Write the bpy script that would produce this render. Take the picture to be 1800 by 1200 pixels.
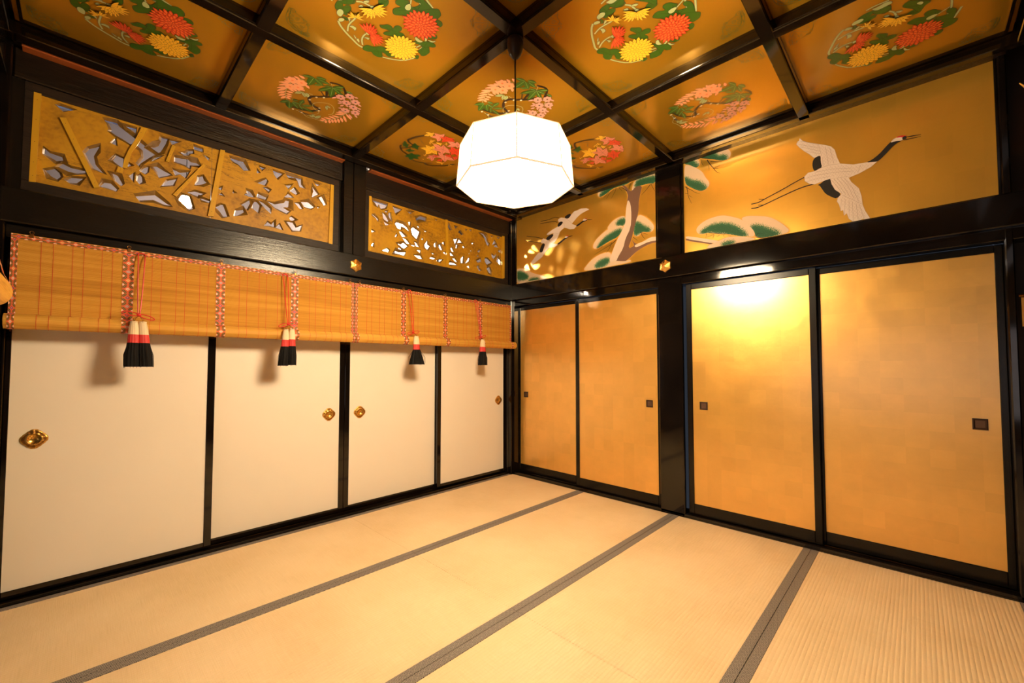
import bpy, bmesh, math, random
from mathutils import Vector, Matrix, geometry
random.seed(7)
S = bpy.context.scene
for o in list(bpy.data.objects): bpy.data.objects.remove(o)
C = S.collection
PI = math.pi

# ---------------------------------------------------------------- camera, world, exposure
cd = bpy.data.cameras.new('camera'); cam = bpy.data.objects.new('camera', cd); C.objects.link(cam)
CP = Vector((3.4163, -3.5329, 1.2682)); yaw = math.radians(135) - 0.0143; pit = 0.0373
fw = Vector((math.cos(yaw)*math.cos(pit), math.sin(yaw)*math.cos(pit), math.sin(pit)))
rt = Vector((math.sin(yaw), -math.cos(yaw), 0)); up = rt.cross(fw)
M = Matrix((rt, up, -fw)).transposed().to_4x4(); M.translation = CP
cam.matrix_world = M
cd.sensor_width = 36; cd.lens = 733.4/1800*36; cd.shift_y = 14.07/1800; cd.clip_start = 0.02
S.camera = cam
w = bpy.data.worlds.new('world'); S.world = w; w.use_nodes = True
w.node_tree.nodes['Background'].inputs[0].default_value = (0.5, 0.6, 0.8, 1)
w.node_tree.nodes['Background'].inputs[1].default_value = 0.3
S.view_settings.view_transform = 'Standard'; S.view_settings.look = 'None'
S.view_settings.exposure = 0.0; S.view_settings.gamma = 1; S.view_settings.use_curve_mapping = False
LAMP = 104.0          # radiance of the pendant lamp's paper panels
SIDE = 1.2           # daylight through the paper screens of the room next door
HALL = 26.0           # corridor lamp seen through the carvings
SHOJI = 1.6          # paper screens of the corridor

# ---------------------------------------------------------------- materials
def nt(name):
    m = bpy.data.materials.new(name); m.use_nodes = True
    return m, m.node_tree.nodes, m.node_tree.links, m.node_tree.nodes['Principled BSDF']
def mat(name, col, rough=0.5, metal=0.0, spec=0.5, coat=0.0, emit=None, es=0.0):
    m, n, l, b = nt(name)
    b.inputs['Base Color'].default_value = (*col, 1); b.inputs['Roughness'].default_value = rough
    b.inputs['Metallic'].default_value = metal; b.inputs['Specular IOR Level'].default_value = spec
    b.inputs['Coat Weight'].default_value = coat; b.inputs['Coat Roughness'].default_value = 0.04
    if emit: b.inputs['Emission Color'].default_value = (*emit, 1); b.inputs['Emission Strength'].default_value = es
    return m
def nd(n, t, **k):
    x = n.new(t)
    for a, v in k.items():
        if a.startswith('i_'): x.inputs[int(a[2:])].default_value = v
        else: setattr(x, a, v)
    return x
def coords(n, l, scale=(1, 1, 1), rot=(0, 0, 0)):
    t = n.new('ShaderNodeTexCoord'); mp = n.new('ShaderNodeMapping')
    mp.inputs['Scale'].default_value = scale; mp.inputs['Rotation'].default_value = rot
    l.new(t.outputs['Object'], mp.inputs[0]); return mp.outputs[0]
def noise(n, l, vec, sc, det=3, rough=0.5, dist=0.0):
    x = n.new('ShaderNodeTexNoise'); x.inputs['Scale'].default_value = sc; x.inputs['Detail'].default_value = det
    x.inputs['Roughness'].default_value = rough; x.inputs['Distortion'].default_value = dist
    l.new(vec, x.inputs['Vector']); return x.outputs['Fac']
def ramp(n, l, fac, stops):
    r = n.new('ShaderNodeValToRGB'); e = r.color_ramp.elements
    while len(e) < len(stops): e.new(0.5)
    for k, (p, c) in zip(e, stops): k.position = p; k.color = (*c, 1) if len(c) == 3 else c
    l.new(fac, r.inputs[0]); return r.outputs[0]
def bump(n, l, h, b, st=0.2, dist=0.01):
    x = n.new('ShaderNodeBump'); x.inputs['Strength'].default_value = st; x.inputs['Distance'].default_value = dist
    l.new(h, x.inputs['Height']); l.new(x.outputs[0], b.inputs['Normal'])
def mth(n, l, op, a, b=None, c=None):
    x = n.new('ShaderNodeMath'); x.operation = op
    for i, v in enumerate((a, b, c)):
        if v is None: continue
        if isinstance(v, (int, float)): x.inputs[i].default_value = v
        else: l.new(v, x.inputs[i])
    return x.outputs[0]
def lac(name, col, rough, br, sc=(3, 3, 3), spec=0.5, coat=0.0):
    m, n, l, b = nt(name); v = coords(n, l, sc)
    f = noise(n, l, v, 4, 4, 0.6)
    l.new(ramp(n, l, f, [(0.3, tuple(c*0.6 for c in col)), (0.7, tuple(c*1.5 for c in col))]), b.inputs['Base Color'])
    b.inputs['Roughness'].default_value = rough; b.inputs['Specular IOR Level'].default_value = spec
    b.inputs['Coat Weight'].default_value = coat; b.inputs['Coat Roughness'].default_value = 0.03
    bump(n, l, f, b, br, 0.004); return m
lacquer = lac('black_lacquer', (0.006, 0.004, 0.003), 0.07, 0.04, (1, 1, 1))
lacquer_ceiling = lac('ceiling_lacquer', (0.006, 0.0035, 0.002), 0.08, 0.05, (1, 1, 1), 0.6)
doorframe = lac('door_frame_lacquer', (0.006, 0.0045, 0.003), 0.24, 0.05, (1, 1, 1), 0.3)
oldwood = lac('old_black_wood', (0.009, 0.0065, 0.0045), 0.27, 0.25, (30, 2.0, 30), 0.5)
roughwood = lac('rough_black_wood', (0.013, 0.008, 0.005), 0.33, 1.0, (9, 3, 22), 0.4)
framewood = lac('brown_black_wood', (0.022, 0.013, 0.008), 0.5, 0.4, (20, 2, 20), 0.35)

def goldleaf(name, col, metal, r0, r1, sq, bst, tint=0.25, coat=0.0):
    m, n, l, b = nt(name)
    tc = n.new('ShaderNodeTexCoord'); sp = n.new('ShaderNodeSeparateXYZ'); l.new(tc.outputs['Object'], sp.inputs[0])
    cx = mth(n, l, 'FLOOR', mth(n, l, 'DIVIDE', sp.outputs[0], sq)); cz = mth(n, l, 'FLOOR', mth(n, l, 'DIVIDE', sp.outputs[2], sq))
    cb = n.new('ShaderNodeCombineXYZ'); l.new(cx, cb.inputs[0]); l.new(cz, cb.inputs[2])
    wn = n.new('ShaderNodeTexWhiteNoise'); l.new(cb.outputs[0], wn.inputs['Vector'])
    nz = noise(n, l, tc.outputs['Object'], 5, 6, 0.65)
    fn = noise(n, l, tc.outputs['Object'], 140, 2, 0.6)
    mix = mth(n, l, 'ADD', mth(n, l, 'MULTIPLY', wn.outputs[0], 0.22), mth(n, l, 'MULTIPLY', nz, 0.78))
    l.new(ramp(n, l, mix, [(0.25, tuple(c*(1-tint) for c in col)), (0.7, col)]), b.inputs['Base Color'])
    mr = n.new('ShaderNodeMapRange'); mr.inputs[3].default_value = r0; mr.inputs[4].default_value = r1
    l.new(mix, mr.inputs[0]); l.new(mr.outputs[0], b.inputs['Roughness'])
    b.inputs['Metallic'].default_value = metal; b.inputs['Coat Weight'].default_value = coat; b.inputs['Coat Roughness'].default_value = 0.23; b.inputs['Coat IOR'].default_value = 1.85
    lo = noise(n, l, tc.outputs['Object'], 7.0, 3, 0.55)
    hh = mth(n, l, 'ADD', mth(n, l, 'MULTIPLY', fn, 0.05), mth(n, l, 'MULTIPLY', lo, 1.0))
    bump(n, l, hh, b, bst, 0.006); return m
gold_door = goldleaf('gold_leaf_door', (0.96, 0.53, 0.105), 0.70, 0.285, 0.43, 0.108, 0.6, 0.15, 1.0)
gold_mural = goldleaf('gold_leaf_mural', (0.86, 0.47, 0.06), 0.66, 0.29, 0.38, 0.12, 0.12, 0.10, 0.35)
gold_ceiling = goldleaf('gold_painted_ceiling_board', (0.46, 0.24, 0.016), 0.55, 0.16, 0.20, 10, 0.02, 0.05)
brass = goldleaf('gilded_brass', (0.95, 0.55, 0.13), 0.95, 0.18, 0.4, 10, 0.6, 0.5)
brass_dark = mat('darkened_brass', (0.30, 0.13, 0.03), 0.4, 0.9)
pull_brown = mat('dark_bronze', (0.05, 0.025, 0.015), 0.35, 0.6)
pull_pit = mat('bronze_pull_recess', (0.10, 0.05, 0.03), 0.5, 0.4)

m, n, l, b = nt('white_door_paper'); v = coords(n, l)
l.new(ramp(n, l, noise(n, l, v, 1.5, 3), [(0.3, (0.82, 0.74, 0.63)), (0.7, (0.85, 0.77, 0.66))]), b.inputs['Base Color'])
b.inputs['Roughness'].default_value = 0.42; b.inputs['Specular IOR Level'].default_value = 0.35; paper_white = m

m, n, l, b = nt('tatami_rush'); v = coords(n, l, (3, 260, 1)); v2 = coords(n, l, (1, 1, 1))
f1 = noise(n, l, v, 2.0, 2, 0.6); f2 = noise(n, l, v2, 1.7, 4, 0.6)
mx = mth(n, l, 'ADD', mth(n, l, 'MULTIPLY', f1, 0.45), mth(n, l, 'MULTIPLY', f2, 0.55))
l.new(ramp(n, l, mx, [(0.3, (0.62, 0.44, 0.235)), (0.5, (0.71, 0.52, 0.305)), (0.72, (0.77, 0.59, 0.37))]), b.inputs['Base Color'])
b.inputs['Roughness'].default_value = 0.55; b.inputs['Specular IOR Level'].default_value = 0.3
bump(n, l, f1, b, 0.25, 0.002); rush = m

# cloth border: beige interlocking rings on black
m, n, l, b = nt('tatami_border_cloth'); tc = n.new('ShaderNodeTexCoord'); sp = n.new('ShaderNodeSeparateXYZ'); l.new(tc.outputs['Object'], sp.inputs[0])
P0 = 0.0290
def ring(ox, oy, inner=True):
    a = mth(n, l, 'SUBTRACT', mth(n, l, 'FRACT', mth(n, l, 'DIVIDE', mth(n, l, 'ADD', sp.outputs[0], ox), P0)), 0.5)
    c = mth(n, l, 'SUBTRACT', mth(n, l, 'FRACT', mth(n, l, 'DIVIDE', mth(n, l, 'ADD', sp.outputs[1], oy), P0)), 0.5)
    d = mth(n, l, 'SQRT', mth(n, l, 'ADD', mth(n, l, 'MULTIPLY', a, a), mth(n, l, 'MULTIPLY', c, c)))
    r1 = mth(n, l, 'LESS_THAN', mth(n, l, 'ABSOLUTE', mth(n, l, 'SUBTRACT', d, 0.44)), 0.040)
    cr = mth(n, l, 'MULTIPLY', mth(n, l, 'LESS_THAN', mth(n, l, 'MINIMUM', mth(n, l, 'ABSOLUTE', a), mth(n, l, 'ABSOLUTE', c)), 0.034), mth(n, l, 'LESS_THAN', d, 0.26))
    r2 = mth(n, l, 'LESS_THAN', mth(n, l, 'ABSOLUTE', mth(n, l, 'SUBTRACT', d, 0.22)), 0.032)
    if not inner: return r1
    return mth(n, l, 'MAXIMUM', r1, mth(n, l, 'MAXIMUM', cr, r2))
pat = mth(n, l, 'MAXIMUM', ring(0, 0), ring(P0/2, P0/2))
l.new(ramp(n, l, pat, [(0.2, (0.014, 0.013, 0.016)), (0.8, (0.27, 0.225, 0.19))]), b.inputs['Base Color'])
b.inputs['Roughness'].default_value = 0.7; border_cloth = m

# bamboo slats of the blind
m, n, l, b = nt('split_bamboo'); v = coords(n, l, (6, 1.1, 190))
f = noise(n, l, v, 1.0, 4, 0.7); f2 = noise(n, l, coords(n, l, (2, 0.5, 22)), 1.3, 3, 0.6)
mx = mth(n, l, 'ADD', mth(n, l, 'MULTIPLY', f, 0.45), mth(n, l, 'MULTIPLY', f2, 0.55))
l.new(ramp(n, l, mx, [(0.3, (0.44, 0.20, 0.030)), (0.5, (0.64, 0.33, 0.050)), (0.7, (0.76, 0.44, 0.085))]), b.inputs['Base Color'])
b.inputs['Roughness'].default_value = 0.55; b.inputs['Specular IOR Level'].default_value = 0.25
bamboo = m
thread_red = mat('red_thread', (0.62, 0.06, 0.02), 0.6)
cord_red = mat('red_silk_cord', (0.66, 0.025, 0.02), 0.45)

# brocade of the blind's trim: orange red with green leaves, pale and violet lozenges
m, n, l, b = nt('orange_brocade'); tc = n.new('ShaderNodeTexCoord'); sp = n.new('ShaderNodeSeparateXYZ'); l.new(tc.outputs['UV'], sp.inputs[0])
U = mth(n, l, 'SUBTRACT', sp.outputs[0], 0.5)                       # across, -0.5..0.5
V = sp.outputs[1]                                                   # along, one repeat per unit
vf = mth(n, l, 'SUBTRACT', mth(n, l, 'FRACT', V), 0.5)
au = mth(n, l, 'ABSOLUTE', U); av = mth(n, l, 'ABSOLUTE', vf)
# leaves: ellipses slanted from the cell corner to its centre
p1 = mth(n, l, 'SUBTRACT', mth(n, l, 'MULTIPLY', mth(n, l, 'ADD', au, av), 0.707), 0.40)
p2 = mth(n, l, 'MULTIPLY', mth(n, l, 'SUBTRACT', au, av), 0.707)
e = mth(n, l, 'ADD', mth(n, l, 'POWER', mth(n, l, 'DIVIDE', mth(n, l, 'ABSOLUTE', p2), 0.26), 2.0), mth(n, l, 'POWER', mth(n, l, 'DIVIDE', mth(n, l, 'ABSOLUTE', p1), 0.125), 2.0))
leaf = mth(n, l, 'LESS_THAN', e, 1.0)
vein = mth(n, l, 'LESS_THAN', mth(n, l, 'ABSOLUTE', p1), 0.014)
loz = mth(n, l, 'LESS_THAN', mth(n, l, 'ADD', mth(n, l, 'MULTIPLY', au, 1.0), mth(n, l, 'MULTIPLY', av, 1.3)), 0.22)
lozi = mth(n, l, 'LESS_THAN', mth(n, l, 'ADD', mth(n, l, 'MULTIPLY', au, 1.0), mth(n, l, 'MULTIPLY', av, 1.3)), 0.10)
edg = mth(n, l, 'GREATER_THAN', mth(n, l, 'ADD', mth(n, l, 'SUBTRACT', au, 0.0), mth(n, l, 'MULTIPLY', mth(n, l, 'SUBTRACT', 0.5, av), 1.2)), 0.47)
edge2 = mth(n, l, 'MULTIPLY', mth(n, l, 'GREATER_THAN', au, 0.33), mth(n, l, 'LESS_THAN', mth(n, l, 'SUBTRACT', 0.5, av), 0.12))
wn = n.new('ShaderNodeTexWhiteNoise'); wn.noise_dimensions = '1D'; l.new(mth(n, l, 'FLOOR', V), wn.inputs['W'])
lc = ramp(n, l, wn.outputs[0], [(0.0, (0.85, 0.66, 0.55)), (0.34, (0.16, 0.05, 0.20)), (0.6, (0.85, 0.55, 0.20)), (0.8, (0.45, 0.40, 0.45))]); 
for nn in n:
    if nn.type == 'VALTORGB': nn.color_ramp.interpolation = 'CONSTANT'
def mixc(fac, a, bb):
    x = n.new('ShaderNodeMix'); x.data_type = 'RGBA'; l.new(fac, x.inputs[0])
    for i, q in ((6, a), (7, bb)):
        if isinstance(q, tuple): x.inputs[i].default_value = (*q, 1)
        else: l.new(q, x.inputs[i])
    return x.outputs[2]
c0 = mixc(edge2, (0.72, 0.13, 0.035), (0.86, 0.60, 0.45))
c1 = mixc(leaf, c0, (0.10, 0.085, 0.015)); c2 = mixc(mth(n, l, 'MULTIPLY', vein, leaf), c1, (0.55, 0.20, 0.05))
c3 = mixc(loz, c2, lc); c4 = mixc(lozi, c3, (0.74, 0.30, 0.12))
l.new(c4, b.inputs['Base Color']); b.inputs['Roughness'].default_value = 0.6; brocade = m

# ochre painted carving, seen from the back
m, n, l, b = nt('ochre_painted_wood'); v = coords(n, l, (1, 1.0, 7)); v2 = coords(n, l, (4, 4, 4)); v3 = coords(n, l, (1, 40, 40))
f = noise(n, l, v, 2.2, 8, 0.7, 0.6); f2 = noise(n, l, v2, 1.0, 4, 0.6); f3 = noise(n, l, v3, 1, 2, 0.5)
crack = ramp(n, l, f, [(0.485, (1, 1, 1)), (0.5, (0.25, 0.25, 0.25)), (0.515, (1, 1, 1))])
base = ramp(n, l, mth(n, l, 'ADD', mth(n, l, 'MULTIPLY', f2, 0.7), mth(n, l, 'MULTIPLY', f3, 0.3)), [(0.30, (0.17, 0.075, 0.004)), (0.42, (0.40, 0.19, 0.006)), (0.52, (0.52, 0.26, 0.008)), (0.75, (0.62, 0.33, 0.010))])
msk = ramp(n, l, noise(n, l, v2, 0.8, 2, 0.5), [(0.5, (0, 0, 0)), (0.62, (1, 1, 1))])
cm = n.new('ShaderNodeMix'); cm.data_type = 'RGBA'; l.new(msk, cm.inputs[0]); cm.inputs[6].default_value = (1, 1, 1, 1); l.new(crack, cm.inputs[7])
mm = n.new('ShaderNodeMix'); mm.data_type = 'RGBA'; mm.blend_type = 'MULTIPLY'; mm.inputs[0].default_value = 1; l.new(base, mm.inputs[6]); l.new(cm.outputs[2], mm.inputs[7])
l.new(mm.outputs[2], b.inputs['Base Color']); b.inputs['Roughness'].default_value = 0.5; bump(n, l, f, b, 0.25, 0.01); ochre = m
ochre_batten = mat('ochre_batten_wood', (0.62, 0.34, 0.012), 0.5)
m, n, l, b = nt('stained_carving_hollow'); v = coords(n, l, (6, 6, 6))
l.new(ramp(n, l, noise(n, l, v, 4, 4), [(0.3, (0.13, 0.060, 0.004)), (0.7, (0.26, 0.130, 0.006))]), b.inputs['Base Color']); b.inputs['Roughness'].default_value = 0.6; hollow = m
copper = mat('copper_coloured_strip', (0.40, 0.11, 0.03), 0.35, 0.3)
plaster = mat('mauve_plaster', (0.042, 0.031, 0.033), 0.8)
bluewall = mat('daylight_blue_white', (0.62, 0.74, 1.0), 0.8)  # blue daylight on the corridor soffit is put into this colour
dark_wall = mat('dark_brown_wall', (0.03, 0.018, 0.01), 0.6)
top_paper = mat('unlit_lamp_top', (0.5, 0.4, 0.3), 0.8)
shade_em = mat('lit_lamp_paper', (0.9, 0.85, 0.75), 0.6, emit=(1.0, 0.77, 0.475), es=LAMP)
frame_lamp = mat('lamp_frame_wood', (0.85, 0.42, 0.15), 0.6, emit=(1.0, 0.62, 0.36), es=0.95)  # frame wood given a faint orange glow of its own
shoji_em = mat('daylit_paper', (0.8, 0.8, 0.8), 0.8, emit=(1.0, 0.86, 0.84), es=SIDE)
shoji_hall = mat('corridor_lit_paper', (0.8, 0.8, 0.8), 0.8, emit=(0.95, 0.97, 1.0), es=SHOJI)
bulb_em = mat('corridor_lamp_glass', (0.9, 0.9, 0.9), 0.5, emit=(1.0, 0.86, 0.68), es=HALL*60)
cup_mat = mat('black_ceiling_cup', (0.012, 0.010, 0.010), 0.35)

PM = {k: mat(nm, c, r) for k, (nm, c, r) in dict(
    W=('crane_white', (0.80, 0.66, 0.56), 0.6), K=('ink_black_brown', (0.010, 0.006, 0.004), 0.7), R=('crown_red', (0.72, 0.03, 0.02), 0.5), T=('feather_line', (0.50, 0.36, 0.28), 0.6),
    B=('bark_brown', (0.20, 0.10, 0.06), 0.7), S=('bark_snow', (0.80, 0.62, 0.48), 0.7), H=('amber_halo', (0.80, 0.40, 0.05), 0.5),
    o=('painted_outline', (0.012, 0.010, 0.004), 0.35), g=('painted_dark_green', (0.030, 0.095, 0.006), 0.35), v=('leaf_vein', (0.012, 0.035, 0.002), 0.35),
    p=('painted_pale_green', (0.36, 0.42, 0.19), 0.35), r=('petal_red', (0.62, 0.045, 0.012), 0.35), q=('petal_orange', (0.75, 0.16, 0.04), 0.35),
    y=('petal_yellow', (0.85, 0.48, 0.03), 0.35), s=('wisteria_salmon', (0.80, 0.34, 0.17), 0.35), z=('wisteria_mauve', (0.62, 0.28, 0.24), 0.35),
    n=('branch_black', (0.020, 0.010, 0.006), 0.35), e=('knot_white', (0.62, 0.56, 0.36), 0.35), G=('ivy_green', (0.010, 0.085, 0.012), 0.35),
    P=('maple_pink', (0.72, 0.24, 0.17), 0.35), Q=('maple_red', (0.68, 0.055, 0.02), 0.35), l=('light_vein', (0.30, 0.45, 0.12), 0.35),
    a=('scroll_green', (0.022, 0.050, 0.002), 0.35)).items()}

# foliage pads of the painted pine: stipple of pale snow over green, driven by a per-vertex attribute
m, n, l, b = nt('painted_pine_needles'); at = n.new('ShaderNodeAttribute'); at.attribute_name = 'green'
f = noise(n, l, coords(n, l, (1, 1, 1)), 170, 2, 0.7)
k = mth(n, l, 'ADD', mth(n, l, 'MULTIPLY', mth(n, l, 'SUBTRACT', f, 0.5), 1.5), at.outputs['Fac'])
f2 = noise(n, l, coords(n, l), 40, 2, 0.6)
l.new(ramp(n, l, k, [(0.38, (0.80, 0.58, 0.38)), (0.52, (0.34, 0.36, 0.19)), (0.66, (0.030, 0.15, 0.06)), (1.0, (0.018, 0.10, 0.04))]), b.inputs['Base Color'])
b.inputs['Roughness'].default_value = 0.7; needles = m

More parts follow.
